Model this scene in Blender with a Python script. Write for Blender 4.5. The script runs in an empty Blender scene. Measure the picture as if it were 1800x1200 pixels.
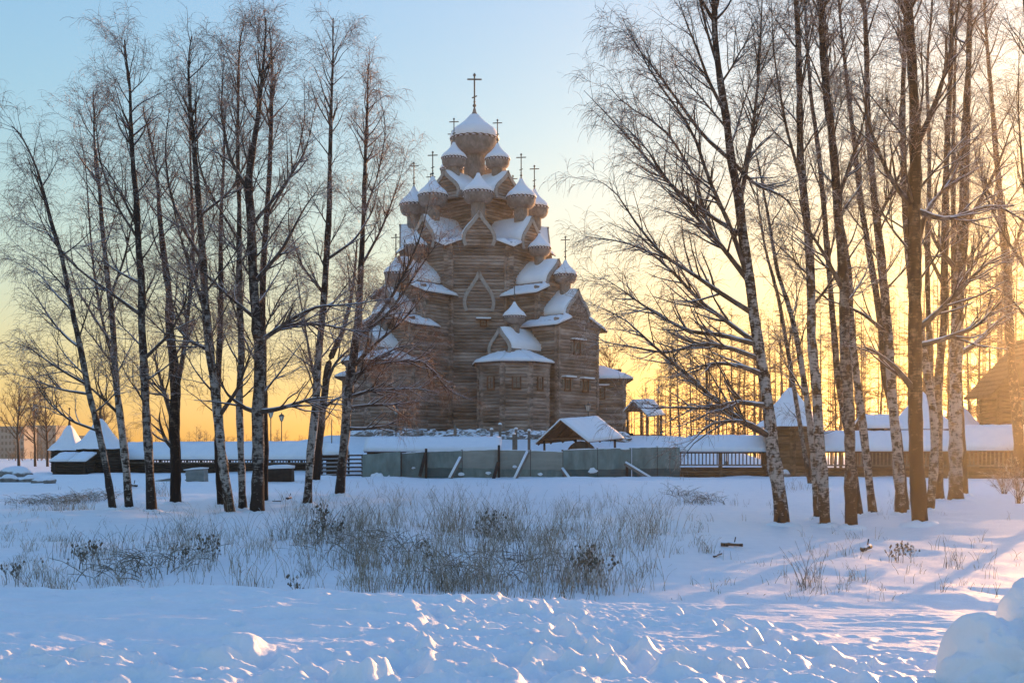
import bpy, math, random
import numpy as np
from mathutils import Vector
# ---------------------------------------------------------------- camera, sky, sun, exposure
SC = bpy.context.scene
COL = SC.collection
EYE = 3.0; F = 2000.0; HZ = 800.0
def P(px, py, Y):
    """a point seen at (px,py) of the 1800 px photo, Y metres away"""
    return ((px-900)/F*Y, Y, EYE-(py-HZ)/F*Y)
cam = bpy.data.cameras.new('camera'); camo = bpy.data.objects.new('camera', cam); COL.objects.link(camo)
cam.lens = 36*F/1800; cam.sensor_width = 36; cam.shift_y = 200/1800; cam.clip_end = 6000; cam.clip_start = .1
camo.location = (0, 0, EYE); camo.rotation_euler = (math.pi/2, 0, 0); SC.camera = camo
SUN_AZ = math.radians(31); SUN_EL = math.radians(4.4)
W = bpy.data.worlds.new('World'); SC.world = W; W.use_nodes = True
nt = W.node_tree; bg = nt.nodes['Background']
sky = nt.nodes.new('ShaderNodeTexSky'); sky.sky_type = 'NISHITA'; sky.sun_disc = False
sky.sun_elevation = SUN_EL; sky.sun_rotation = SUN_AZ
sky.air_density = 1.0; sky.dust_density = 1.2; sky.ozone_density = 2.0; sky.altitude = 0
gm = nt.nodes.new('ShaderNodeGamma'); gm.inputs[1].default_value = .38                 # the camera's compressed range
hs = nt.nodes.new('ShaderNodeHueSaturation'); hs.inputs['Saturation'].default_value = 2.0; hs.inputs['Value'].default_value = 1.56
nt.links.new(sky.outputs[0], gm.inputs[0]); nt.links.new(gm.outputs[0], hs.inputs['Color']); 
ti = nt.nodes.new('ShaderNodeMix'); ti.data_type = 'RGBA'; ti.blend_type = 'MULTIPLY'; ti.inputs[0].default_value = 1; ti.inputs[7].default_value = (1.03, 1.0, 1.09, 1)
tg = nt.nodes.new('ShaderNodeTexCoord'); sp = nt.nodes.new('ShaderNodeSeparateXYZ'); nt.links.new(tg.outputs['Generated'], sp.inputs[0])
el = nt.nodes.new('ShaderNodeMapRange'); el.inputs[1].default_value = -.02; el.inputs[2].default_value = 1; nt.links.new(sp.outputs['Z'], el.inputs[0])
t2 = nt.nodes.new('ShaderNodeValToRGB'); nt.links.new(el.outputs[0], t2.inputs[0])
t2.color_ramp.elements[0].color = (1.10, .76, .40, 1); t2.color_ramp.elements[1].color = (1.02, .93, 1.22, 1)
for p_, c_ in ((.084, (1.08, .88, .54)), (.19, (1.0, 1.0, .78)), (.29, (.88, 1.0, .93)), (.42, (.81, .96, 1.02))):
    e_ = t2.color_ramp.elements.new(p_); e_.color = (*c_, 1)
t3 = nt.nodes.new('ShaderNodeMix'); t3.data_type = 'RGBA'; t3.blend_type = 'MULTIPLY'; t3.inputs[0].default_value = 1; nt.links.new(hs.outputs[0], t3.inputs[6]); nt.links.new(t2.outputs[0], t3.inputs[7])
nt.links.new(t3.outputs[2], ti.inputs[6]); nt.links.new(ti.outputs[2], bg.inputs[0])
bg.inputs[1].default_value = .15
sl = bpy.data.lights.new('sun', 'SUN'); so = bpy.data.objects.new('sun', sl); COL.objects.link(so)
sl.energy = 5.0; sl.angle = math.radians(.6); sl.color = (1, .50, .20)
sd = Vector((math.sin(SUN_AZ)*math.cos(SUN_EL), math.cos(SUN_AZ)*math.cos(SUN_EL), math.sin(SUN_EL)))
so.rotation_euler = sd.to_track_quat('Z', 'Y').to_euler(); so.location = (60, 60, 60)
SC.view_settings.view_transform = 'Standard'; SC.view_settings.look = 'None'
SC.view_settings.gamma = 1; SC.view_settings.use_curve_mapping = False; SC.view_settings.exposure = 1.38
SC.render.engine = 'CYCLES'
R = np.random.RandomState(7); rnd = random.Random(5)
# ---------------------------------------------------------------- helpers
def tag(o, label=None, cat=None, group=None, kind=None):
    if label: o['label'] = label
    if cat: o['category'] = cat
    if group: o['group'] = group
    if kind: o['kind'] = kind
    return o
def empty(name, loc, label=None, cat=None, group=None, rz=0):
    o = bpy.data.objects.new(name, None); COL.objects.link(o); o.location = loc; o.rotation_euler = (0, 0, rz)
    o.empty_display_size = .2
    return tag(o, label, cat, group)
def np_mesh(name, V, faces_list, mat, parent=None, smooth=True, loc=None):
    """faces_list: list of int arrays (n,3) or (n,4); vertices in parent space"""
    me = bpy.data.meshes.new(name)
    V = np.asarray(V, dtype=np.float32).reshape(-1, 3)
    fl = [np.asarray(f, dtype=np.int32) for f in faces_list if len(f)]
    idx = np.concatenate([f.ravel() for f in fl]); tot = np.concatenate([np.full(len(f), f.shape[1], np.int32) for f in fl])
    st = np.concatenate([[0], np.cumsum(tot)[:-1]]).astype(np.int32)
    me.vertices.add(len(V)); me.vertices.foreach_set('co', V.ravel())
    me.loops.add(len(idx)); me.loops.foreach_set('vertex_index', idx)
    me.polygons.add(len(tot)); me.polygons.foreach_set('loop_start', st); me.polygons.foreach_set('loop_total', tot)
    if smooth: me.polygons.foreach_set('use_smooth', np.ones(len(tot), bool))
    me.update(calc_edges=True)
    for m in (mat if isinstance(mat, (list, tuple)) else [mat]): me.materials.append(m)
    return link(name, me, parent, loc)
def link(name, me, parent=None, loc=None):
    o = bpy.data.objects.new(name, me); COL.objects.link(o)
    if parent: o.parent = parent
    if loc is not None: o.location = loc
    return o
class MB:
    def __init__(s): s.v = []; s.f = []
    def add(s, vs, fs):
        n = len(s.v); s.v += [tuple(p) for p in vs]; s.f += [tuple(i+n for i in f) for f in fs]; return s
    def hexa(s, b, t):
        """b, t: four bottom / four top points, same order"""
        return s.add(list(b)+list(t), [(3,2,1,0),(4,5,6,7),(0,1,5,4),(1,2,6,5),(2,3,7,6),(3,0,4,7)])
    def box(s, x0, x1, y0, y1, z0, z1):
        return s.hexa([(x0,y0,z0),(x1,y0,z0),(x1,y1,z0),(x0,y1,z0)], [(x0,y0,z1),(x1,y0,z1),(x1,y1,z1),(x0,y1,z1)])
    def beam(s, a, b, w, h=None, k=0):
        """square or k-sided beam from a to b"""
        a = Vector(a); b = Vector(b); h = h or w; d = (b-a).normalized()
        u = d.cross(Vector((0,0,1)));
        if u.length < 1e-3: u = Vector((1,0,0))
        u.normalize(); v = u.cross(d)
        if not k:
            o = [u*w/2+v*h/2, -u*w/2+v*h/2, -u*w/2-v*h/2, u*w/2-v*h/2]
        else:
            o = [u*math.cos(6.2832*i/k)*w/2+v*math.sin(6.2832*i/k)*h/2 for i in range(k)]
        k = len(o)
        return s.add([a+q for q in o]+[b+q for q in o], [(i,(i+1)%k,k+(i+1)%k,k+i) for i in range(k)]+[tuple(range(k-1,-1,-1)), tuple(range(k,2*k))])
    def lathe(s, c, prof, n=24, jag=0):
        vs = []; m = len(prof)
        for j, (r, z) in enumerate(prof):
            for i in range(n):
                a = 6.28318*i/n; zz = z
                if jag and j == 0: zz += jag*(1 if i % 2 else -1)
                vs.append((c[0]+r*math.cos(a), c[1]+r*math.sin(a), c[2]+zz))
        fs = [(j*n+i, j*n+(i+1)%n, (j+1)*n+(i+1)%n, (j+1)*n+i) for j in range(m-1) for i in range(n)]
        fs += [tuple(range(n-1,-1,-1)), tuple((m-1)*n+i for i in range(n))]
        return s.add(vs, fs)
    def slab(s, q, th):
        """a roof board: polygon q thickened downward by th"""
        q = [Vector(p) for p in q]; n = len(q)
        return s.add(q+[p-Vector((0,0,th)) for p in q], [tuple(range(n)), tuple(range(2*n-1,n-1,-1))]+[(i,n+i,n+(i+1)%n,(i+1)%n) for i in range(n)])
    def build(s, name, mat, parent=None, smooth=False, bevel=0):
        me = bpy.data.meshes.new(name); me.from_pydata(s.v, [], s.f)
        me.materials.append(mat)
        if smooth: me.polygons.foreach_set('use_smooth', [True]*len(me.polygons))
        if mat.name in ('logs', 'logs_warm', 'logs_dark'):
            a = me.attributes.new('tone', 'FLOAT', 'FACE'); k = len(me.polygons); a.data.foreach_set('value', np.repeat(R.rand(k//10+1), 10)[:k].astype(np.float32))
        me.update(); o = link(name, me, parent)
        if bevel:
            b = o.modifiers.new('b', 'BEVEL'); b.width = bevel; b.segments = 2; b.limit_method = 'ANGLE'
        return o
def snow_blanket(name, q, th, parent, seed=0, over=.06, n=7, m=5, sag=.06):
    """soft rounded snow lying on a four-cornered roof plane q = eaveA, eaveB, ridgeB, ridgeA"""
    q = [Vector(p) for p in q]; rr = np.random.RandomState(seed+11)
    L = (q[1]-q[0]).length; n = max(4, min(60, int(L/.45))); H = (q[3]-q[0]).length; m = max(4, min(16, int(H/.35)))
    nrm = (q[1]-q[0]).cross(q[3]-q[0]).normalized()
    if nrm.z < 0: nrm = -nrm
    ex = (q[1]-q[0]).normalized(); ey = (q[3]-q[0]).normalized()
    V = []; lump = rr.rand(m+3, n+3)
    for j in range(m+1):
        v = j/m
        for i in range(n+1):
            u = i/n
            p = q[0].lerp(q[1], u).lerp(q[3].lerp(q[2], u), v)
            e = min(u*L, (1-u)*L, v*H+.06)
            prof = min(1, math.sqrt(max(0, e)/.25+.02)) if e < .25 else 1
            t = th*(.62+.38*prof)*(0.82+.36*lump[j, i])
            p = p + nrm*t
            if j == 0: p = p - ey*(over+rr.rand()*sag) - nrm*th*.25
            if i == 0: p = p - ex*over*.5
            if i == n: p = p + ex*over*.5
            V.append(p)
    B = len(V)
    for j in range(m+1):
        v = j/m
        for i in range(n+1):
            u = i/n; p = q[0].lerp(q[1], u).lerp(q[3].lerp(q[2], u), v)+nrm*.004
            if j == 0: p = p - ey*over*.7
            V.append(p)
    fs = []
    w = n+1
    for j in range(m):
        for i in range(n):
            a = j*w+i; fs.append((a, a+1, a+w+1, a+w)); fs.append((B+a, B+a+w, B+a+w+1, B+a+1))
    for i in range(n):
        fs.append((i, B+i, B+i+1, i+1)); a = m*w+i; fs.append((a, a+1, B+a+1, B+a))
    for j in range(m):
        a = j*w; fs.append((a, a+w, B+a+w, B+a)); a = j*w+n; fs.append((a, B+a, B+a+w, a+w))
    mb = MB(); mb.add(V, fs)
    return mb.build(name, M['snow_roof'], parent, smooth=True)
# ---------------------------------------------------------------- materials
M = {}
def mat(name, rough=.8, spec=.3):
    m = bpy.data.materials.new(name); m.use_nodes = True; n = m.node_tree
    b = n.nodes['Principled BSDF']; b.inputs['Roughness'].default_value = rough
    b.inputs['Specular IOR Level'].default_value = spec
    M[name] = m; return m, n, b
def N(n, t, **kw):
    x = n.nodes.new(t)
    for k, v in kw.items():
        if k.startswith('_'): setattr(x, k[1:], v)
        else: x.inputs[k].default_value = v
    return x
def ramp(n, src, stops, interp='LINEAR'):
    r = n.nodes.new('ShaderNodeValToRGB'); r.color_ramp.interpolation = interp
    e = r.color_ramp.elements
    e[0].position = stops[0][0]; e[0].color = (*stops[0][1], 1)
    e[1].position = stops[-1][0]; e[1].color = (*stops[-1][1], 1)
    for p, c in stops[1:-1]:
        x = e.new(p); x.color = (*c, 1)
    n.links.new(src, r.inputs[0]); return r
def coords(n, scale=(1,1,1), kind='Object'):
    tc = n.nodes.new('ShaderNodeTexCoord'); mp = n.nodes.new('ShaderNodeMapping'); mp.inputs['Scale'].default_value = scale
    n.links.new(tc.outputs[kind], mp.inputs[0]); return mp.outputs[0]
def bump(n, b, src, strength, dist=.02):
    x = N(n, 'ShaderNodeBump', Strength=strength, Distance=dist); n.links.new(src, x.inputs['Height']); n.links.new(x.outputs[0], b.inputs['Normal'])
    return x
def noisy(name, stops, scale=(1,1,1), ns=4, detail=6, rough=.85, spec=.2, bs=0, bd=.02, snow=None, bscale=None, tone=0):
    """noise-driven colour; snow=(lo,hi): lies on faces turned to the sky"""
    m, n, b = mat(name, rough, spec)
    co = coords(n, scale); no = N(n, 'ShaderNodeTexNoise', Scale=ns, Detail=detail); no.inputs['Roughness'].default_value = .6
    n.links.new(co, no.inputs[0]); r = ramp(n, no.outputs[0], stops); out = r.outputs[0]
    if tone:                                                        # every log has its own tone
        at = n.nodes.new('ShaderNodeAttribute'); at.attribute_name = 'tone'
        mr = N(n, 'ShaderNodeMapRange'); mr.inputs[3].default_value = .55; mr.inputs[4].default_value = 1.4; n.links.new(at.outputs['Fac'], mr.inputs[0])
        mt = N(n, 'ShaderNodeMix', _data_type='RGBA', _blend_type='MULTIPLY'); mt.inputs[0].default_value = 1; n.links.new(out, mt.inputs[6]); n.links.new(mr.outputs[0], mt.inputs[7]); out = mt.outputs[2]
    if snow:
        g = n.nodes.new('ShaderNodeNewGeometry'); s = n.nodes.new('ShaderNodeSeparateXYZ'); n.links.new(g.outputs['Normal'], s.inputs[0])
        no2 = N(n, 'ShaderNodeTexNoise', Scale=snow[2] if len(snow) > 2 else 3, Detail=3); n.links.new(coords(n), no2.inputs[0])
        ad = N(n, 'ShaderNodeMath', _operation='MULTIPLY_ADD'); ad.inputs[1].default_value = .9; n.links.new(no2.outputs[0], ad.inputs[0])
        sb = N(n, 'ShaderNodeMath', _operation='SUBTRACT'); n.links.new(s.outputs['Z'], ad.inputs[2]); n.links.new(ad.outputs[0], sb.inputs[0]); sb.inputs[1].default_value = .45
        mr = N(n, 'ShaderNodeMapRange'); mr.inputs[1].default_value = snow[0]; mr.inputs[2].default_value = snow[1]; n.links.new(sb.outputs[0], mr.inputs[0])
        mx = N(n, 'ShaderNodeMix', _data_type='RGBA'); n.links.new(mr.outputs[0], mx.inputs[0]); n.links.new(out, mx.inputs[6]); mx.inputs[7].default_value = (.80,.82,.86,1); out = mx.outputs[2]
    n.links.new(out, b.inputs['Base Color'])
    if bs:
        src = no.outputs[0]
        if bscale:
            nb = N(n, 'ShaderNodeTexNoise', Scale=bscale, Detail=5); n.links.new(co, nb.inputs[0]); src = nb.outputs[0]
        bump(n, b, src, bs, bd)
    return m
# snow
m, n, b = mat('snow', .55, .25)
co = coords(n); no = N(n, 'ShaderNodeTexNoise', Scale=3, Detail=6); n.links.new(co, no.inputs[0])
r = ramp(n, no.outputs[0], [(.3,(.80,.82,.85)),(.7,(.87,.88,.90))]); n.links.new(r.outputs[0], b.inputs['Base Color'])
nb = N(n, 'ShaderNodeTexNoise', Scale=9, Detail=9); nb.inputs['Roughness'].default_value = .65; n.links.new(co, nb.inputs[0]); bump(n, b, nb.outputs[0], .6, .05)
b.inputs['Subsurface Weight'].default_value = 0
noisy('snow_roof', [(.3,(.80,.82,.86)),(.7,(.87,.88,.90))], ns=1.5, rough=.6, bs=.3, bd=.04)
noisy('logs', [(.3,(.125,.088,.066)),(.5,(.27,.205,.168)),(.7,(.40,.325,.28))], scale=(.5,.5,1.1), ns=.9, detail=8, bs=.3, bd=.03, bscale=6, tone=1)
noisy('logs_warm', [(.25,(.07,.04,.025)),(.5,(.15,.09,.055)),(.75,(.23,.15,.095))], scale=(.5,.5,1.2), ns=1.3, detail=7, bs=.3, bd=.03, bscale=6, tone=1)
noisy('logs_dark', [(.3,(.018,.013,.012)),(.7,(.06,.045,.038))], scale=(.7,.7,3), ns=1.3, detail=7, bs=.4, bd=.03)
noisy('board', [(.3,(.11,.095,.08)),(.7,(.24,.205,.175))], scale=(1,1,1), ns=3, detail=6, bs=.3)
noisy('bargeboard', [(.3,(.26,.235,.21)),(.7,(.40,.37,.34))], ns=3, detail=6, bs=.3)
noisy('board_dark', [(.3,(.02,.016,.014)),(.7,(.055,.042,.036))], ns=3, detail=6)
noisy('red_wood', [(.3,(.10,.045,.025)),(.7,(.2,.10,.055))], ns=3, detail=6)
noisy('iron', [(.3,(.02,.03,.03)),(.7,(.05,.065,.06))], ns=5, rough=.5, spec=.5)
noisy('stone', [(.3,(.10,.095,.09)),(.7,(.26,.25,.24))], ns=2, detail=8, bs=.5, bd=.05, snow=(.35,.6,2))
# shingles of the domes and barrel roofs
m, n, b = mat('shingle', .85, .2)
co = coords(n); v = N(n, 'ShaderNodeTexVoronoi', Scale=5.5); mp = coords(n, (1,1,.55)); n.links.new(mp, v.inputs[0])
no = N(n, 'ShaderNodeTexNoise', Scale=1.2, Detail=6); n.links.new(co, no.inputs[0])
r = ramp(n, no.outputs[0], [(.25,(.13,.11,.098)),(.55,(.245,.215,.195)),(.8,(.35,.315,.29))])
r2 = ramp(n, v.outputs['Color'], [(.0,(.65,.65,.65)),(1,(1.1,1.1,1.1))]); mx = N(n, 'ShaderNodeMix', _data_type='RGBA', _blend_type='MULTIPLY'); mx.inputs[0].default_value = 1
n.links.new(r.outputs[0], mx.inputs[6]); n.links.new(r2.outputs[0], mx.inputs[7]); n.links.new(mx.outputs[2], b.inputs['Base Color'])
bump(n, b, v.outputs['Distance'], .6, .05)
# bark: white with black scars, dark rough foot (z measured from the tree's foot)
def bark(name, white, dark, lo, hi, foot):
    m, n, b = mat(name, .85, .2)
    no = N(n, 'ShaderNodeTexNoise', Scale=2.4, Detail=5); no.inputs['Roughness'].default_value = .7; n.links.new(coords(n, (1.8,1.8,1.3)), no.inputs[0])
    n2 = N(n, 'ShaderNodeTexNoise', Scale=3, Detail=3); n.links.new(coords(n, (1.5,1.5,7)), n2.inputs[0])
    s = n.nodes.new('ShaderNodeSeparateXYZ'); tc = n.nodes.new('ShaderNodeTexCoord'); n.links.new(tc.outputs['Object'], s.inputs[0])
    ft = N(n, 'ShaderNodeMapRange'); ft.inputs[1].default_value = 0; ft.inputs[2].default_value = foot; ft.inputs[3].default_value = .22; ft.inputs[4].default_value = 0; n.links.new(s.outputs['Z'], ft.inputs[0])
    a = N(n, 'ShaderNodeMath', _operation='ADD'); n.links.new(no.outputs[0], a.inputs[0]); hi_ = N(n, 'ShaderNodeMapRange'); hi_.inputs[1].default_value = 4; hi_.inputs[2].default_value = 11; hi_.inputs[3].default_value = 0; hi_.inputs[4].default_value = .13; n.links.new(s.outputs['Z'], hi_.inputs[0])
    sm = N(n, 'ShaderNodeMath', _operation='ADD'); n.links.new(ft.outputs[0], sm.inputs[0]); n.links.new(hi_.outputs[0], sm.inputs[1]); n.links.new(sm.outputs[0], a.inputs[1])
    a2 = N(n, 'ShaderNodeMath', _operation='MULTIPLY_ADD'); n.links.new(n2.outputs[0], a2.inputs[0]); a2.inputs[1].default_value = .5; n.links.new(a.outputs[0], a2.inputs[2])
    r = ramp(n, a2.outputs[0], [(lo, white), ((lo+hi)/2, tuple(.55*w for w in white)), (hi, dark)]); n.links.new(r.outputs[0], b.inputs['Base Color'])
    bump(n, b, a2.outputs[0], .5, .03)
bark('bark_white', (.36,.335,.31), (.035,.025,.02), .71, .84, 1.3)
bark('bark_grey', (.26,.235,.21), (.03,.022,.02), .66, .82, 2.0)
bark('bark_dark', (.16,.12,.09), (.018,.013,.012), .62, .82, 6)
noisy('branch', [(.35,(.03,.022,.018)),(.7,(.10,.07,.055))], ns=2, snow=(.35,.62,2.2), rough=.8)
noisy('limb_bark', [(.3,(.03,.022,.018)),(.55,(.08,.06,.05)),(.75,(.24,.21,.19))], ns=2.5, snow=(.42,.66,1.6), rough=.8)
# frosted twigs: red-brown bark, rime in patches
noisy('twig', [(.42,(.15,.075,.045)),(.52,(.26,.17,.13)),(.62,(.60,.57,.56))], ns=5, detail=3, rough=.7)
noisy('twig_red', [(.42,(.24,.10,.045)),(.56,(.38,.20,.11)),(.66,(.75,.70,.66))], ns=5, detail=3, rough=.6)
noisy('twig_far', [(.35,(.10,.055,.03)),(.65,(.22,.13,.08))], ns=1, rough=.8)
noisy('larch_bark', [(.3,(.05,.03,.02)),(.7,(.12,.07,.045))], ns=1, rough=.9)
noisy('dry_grass', [(.3,(.13,.10,.065)),(.52,(.30,.235,.16)),(.68,(.62,.61,.60))], ns=4, rough=.8)
noisy('dark_grass', [(.35,(.06,.05,.035)),(.52,(.18,.15,.11)),(.62,(.62,.63,.65))], ns=3, rough=.8)
noisy('netting', [(.3,(.11,.15,.14)),(.7,(.23,.29,.265))], scale=(1.2,1,.5), ns=1.4, detail=8, rough=.75, bs=.3, bd=.04)
noisy('netting_pale', [(.3,(.22,.23,.20)),(.7,(.31,.32,.28))], scale=(.3,1,1.2), ns=1.6, detail=8, rough=.75, bs=.3, bd=.04)
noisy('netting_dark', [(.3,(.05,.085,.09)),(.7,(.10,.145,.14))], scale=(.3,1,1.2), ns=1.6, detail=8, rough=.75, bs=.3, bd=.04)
noisy('far_wall', [(.3,(.22,.2,.18)),(.7,(.28,.26,.24))], ns=.1)
noisy('far_glass', [(.3,(.05,.05,.055)),(.7,(.08,.08,.08))], ns=.5, rough=.3)
noisy('tarp', [(.3,(.16,.19,.19)),(.7,(.26,.29,.29))], ns=2, rough=.6, bs=.4, bd=.05)
m, n, b = mat('lamp_glass', .25, .5); b.inputs['Base Color'].default_value = (.75,.72,.66,1); b.inputs['Transmission Weight'].default_value = .5
# ---------------------------------------------------------------- terrain
def vnoise(x, y, seed):
    rs = np.random.RandomState(seed); T = rs.rand(256, 256)
    xi = np.floor(x).astype(int); yi = np.floor(y).astype(int); fx = x-xi; fy = y-yi
    fx = fx*fx*(3-2*fx); fy = fy*fy*(3-2*fy)
    a = T[xi % 256, yi % 256]; b = T[(xi+1) % 256, yi % 256]; c = T[xi % 256, (yi+1) % 256]; d = T[(xi+1) % 256, (yi+1) % 256]
    return (a*(1-fx)+b*fx)*(1-fy)+(c*(1-fx)+d*fx)*fy-.5
def fbm(x, y, seed, o=4, g=.5):
    s = 0; a = 1
    for i in range(o):
        s = s+a*vnoise(x*2**i+i*17.3, y*2**i+i*9.1, seed+i); a *= g
    return s
def sst(a, b, x):
    t = np.clip((x-a)/(b-a), 0, 1); return t*t*(3-2*t)
PY = np.array([14, 18, 20, 24, 29, 36, 42, 48, 55, 65, 80, 93, 100, 140, 300, 3000.])
PZ = np.array([.40, .42, .53, .564, .65, .88, .88, .87, .965, 1.05, 1.16, 1.33, 1.35, 1.4, 1.4, 1.4])
def base_far(x, y):
    z = np.interp(y, PY, PZ)
    d = np.sqrt((np.maximum(0, np.abs(x+1)-17)/14)**2+(np.maximum(0, np.abs(y-134)-14)/19)**2)
    z = z+3.75*(1-sst(0, 1.15, d))
    z = z+fbm(x*.18, y*.18, 3, 3)*.35*sst(20, 30, y)*(1-sst(90, 110, y)*.5)+fbm(x*.9, y*.9, 8, 3)*.09*sst(15, 20, y)
    return z
EDX = np.array([0, 600, 900, 1400, 1790]); EDP = np.array([1031, 1032, 1037, 1041, 1059])
def edge_y(x):
    px = 900+x/13.4*F; py = np.interp(px, EDX, EDP); return 1.6*F/(py-HZ)
def fg_soft(x, y):
    z = 1.4-.011*x*sst(-3, 2, x)-.038*(y-10.5)*sst(-3, 1.5, x)
    a = 1-.55*sst(-2.5, 1.0, x)
    z = z+a*(.085*fbm(x*.35, y*.9, 21, 3)+.07*fbm(x*.8+.3*y, y*2.4, 22, 3))
    rg = 1-np.abs(2*fbm(x*.55+1.2*vnoise(y, x, 5), y*2.1, 29, 2)); z = z+.05*a*rg**3
    return z
def rough_mask(x, y):
    px = 900+x/y*F; py = HZ+(1.6*F)/np.maximum(y, 1)
    m = np.exp(-((px-(980+.0*(py)))/210)**2)*.9                      # the trodden middle
    for pts in ([(1000,1036),(985,1085),(1060,1130),(1180,1210)], [(1230,1060),(1310,1105),(1410,1150),(1540,1230)], [(840,1040),(760,1100),(700,1210)]):
        cx = np.interp(py, [p[1] for p in pts], [p[0] for p in pts]); m = m+.9*np.exp(-((px-cx)/55)**2)
    m = m+.8*sst(1125, 1175, py)+.2*sst(300, 700, px)*(1-sst(1150, 1300, px))
    m = m+.3*sst(1095, 1130, py)*(1-sst(600, 800, px))
    return np.clip(m, 0.14, 1)
prints = []
def make_prints():
    rs = np.random.RandomState(4)
    trails = [[(1000,1036),(985,1085),(1060,1130),(1180,1210)], [(1230,1060),(1310,1105),(1410,1150),(1540,1230)], [(840,1040),(760,1100),(700,1210)], [(900,1050),(1000,1120),(980,1220)], [(60,1170),(500,1165),(1000,1175),(1700,1180)], [(300,1215),(900,1190),(1500,1215)]]
    for tr in trails:
        pts = [( (p[0]-900)/F*(1.6*F/(p[1]-HZ)), 1.6*F/(p[1]-HZ)) for p in tr]
        for (a, b) in zip(pts[:-1], pts[1:]):
            L = math.hypot(b[0]-a[0], b[1]-a[1]); k = int(L/.26)
            for i in range(k):
                t = i/k; ang = math.atan2(b[1]-a[1], b[0]-a[0])
                for q in range(2):
                    prints.append((a[0]+(b[0]-a[0])*t+rs.randn()*.13, a[1]+(b[1]-a[1])*t+rs.randn()*.13, ang+rs.randn()*.4, .09+.05*rs.rand(), .06+.07*rs.rand()))
    for i in range(900):
        y = 7.2+6*rs.rand(); x = (rs.rand()*1.1-.55)*y*.95
        if rs.rand() < float(rough_mask(np.array([x]), np.array([y]))[0]): prints.append((x, y, rs.rand()*3.14, .04+.06*rs.rand(), .02+.055*rs.rand()))
make_prints()
def ground_z(x, y):
    x = np.asarray(x, float); y = np.asarray(y, float)
    ey = edge_y(x)+.35*vnoise(x*.8, x*0+3, 31)
    t = sst(-.1, 2.2, y-ey)
    far = base_far(x, y)
    near = fg_soft(x, y)-.12*sst(-.3, .5, y-ey)
    return near*(1-t)+far*t
def gz(x, y): return float(ground_z(np.array([x]), np.array([y]))[0])
def make_ground():
    ys = np.concatenate([np.linspace(-7, 5.5, 20), np.arange(5.9, 14.6, .028), np.arange(14.6, 22, .12), np.arange(22, 60, .35), np.arange(60, 150, 1.2), np.geomspace(152, 4000, 22)])
    ts = np.concatenate([np.linspace(-3, -.36, 24), np.linspace(-.35, .35, 620), np.linspace(.36, 3, 24)])
    A = 6.0
    Tg, Yg = np.meshgrid(ts, ys); Xg = Tg*np.where(Yg+A > .5, Yg+A, .5)
    Xg = np.where(Yg < -5.5, Tg*.5, Xg)
    Z = ground_z(Xg, Yg)
    a0 = np.searchsorted(ys, 5); a1 = np.searchsorted(ys, 15)
    x = Xg[a0:a1]; y = Yg[a0:a1]; ey = edge_y(x)
    rm = rough_mask(x, y)*(1-sst(-.1, .5, y-ey))
    lump = np.abs(fbm(x*2.6, y*3.2, 41, 3)); bil = np.abs(vnoise(x*5.5+.4*y, y*7, 44))
    dz = rm*.85*(1-.35*sst(.8, 2.2, x))*(.06*fbm(x*1.3, y*2.6, 41, 3)+.045*(.5-np.abs(2*vnoise(x*2.6+.8*vnoise(y*2, x, 77), y*7.5, 44)))+.05*fbm(x*5.5, y*11, 45, 3)+.04*np.maximum(0, .3-np.abs(2*vnoise(x*11, y*14, 53)))+.026*fbm(x*20, y*22, 47, 2))*(1-.6*sst(-1.6, -.2, y-ey))
    dz = dz+(1-rm)*(1-.5*sst(-2.5, 1.0, x))*(.022*fbm(x*4, y*11, 50, 3)+.085*(.5-np.abs(2*vnoise(x*1.1+.5*y, y*3.6, 57)))*sst(-.2, .35, fbm(x*.6, y*.8, 59, 2)+.15))
    mx, my = P(420, 1135, 1)[0], 0
    Ym = 1.6*F/(1150-HZ); Xm = (420-900)/F*Ym
    dz = dz+.17*np.exp(-(((x-Xm)/.30)**2+((y-Ym)/.34)**2))
    for (cx, cy, an, r, d) in prints:
        j0 = np.searchsorted(ys[a0:a1], cy-.45); j1 = np.searchsorted(ys[a0:a1], cy+.45)
        if j1 <= j0: continue
        i0 = np.searchsorted(ts, (cx-.5)/(cy+A)); i1 = np.searchsorted(ts, (cx+.5)/(cy+A))
        xx = x[j0:j1, i0:i1]-cx; yy = y[j0:j1, i0:i1]-cy
        u = (xx*math.cos(an)+yy*math.sin(an))/(r*1.5); v = (-xx*math.sin(an)+yy*math.cos(an))/r
        q = u*u+v*v
        dz[j0:j1, i0:i1] += -.75*d*np.exp(-q**1.6)+.18*d*np.exp(-((np.sqrt(q)-1.5)/.42)**2)
    Z[a0:a1] += dz
    ny, nx = Z.shape; V = np.stack([Xg, Yg, Z], -1).reshape(-1, 3)
    i = np.arange(ny*nx).reshape(ny, nx); q = np.stack([i[:-1,:-1], i[:-1,1:], i[1:,1:], i[1:,:-1]], -1).reshape(-1, 4)
    tag(np_mesh('snowy_ground', V, [q], M['snow']), 'snow covered ground with footprints in front and a dip behind', kind='structure')
make_ground()
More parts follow.
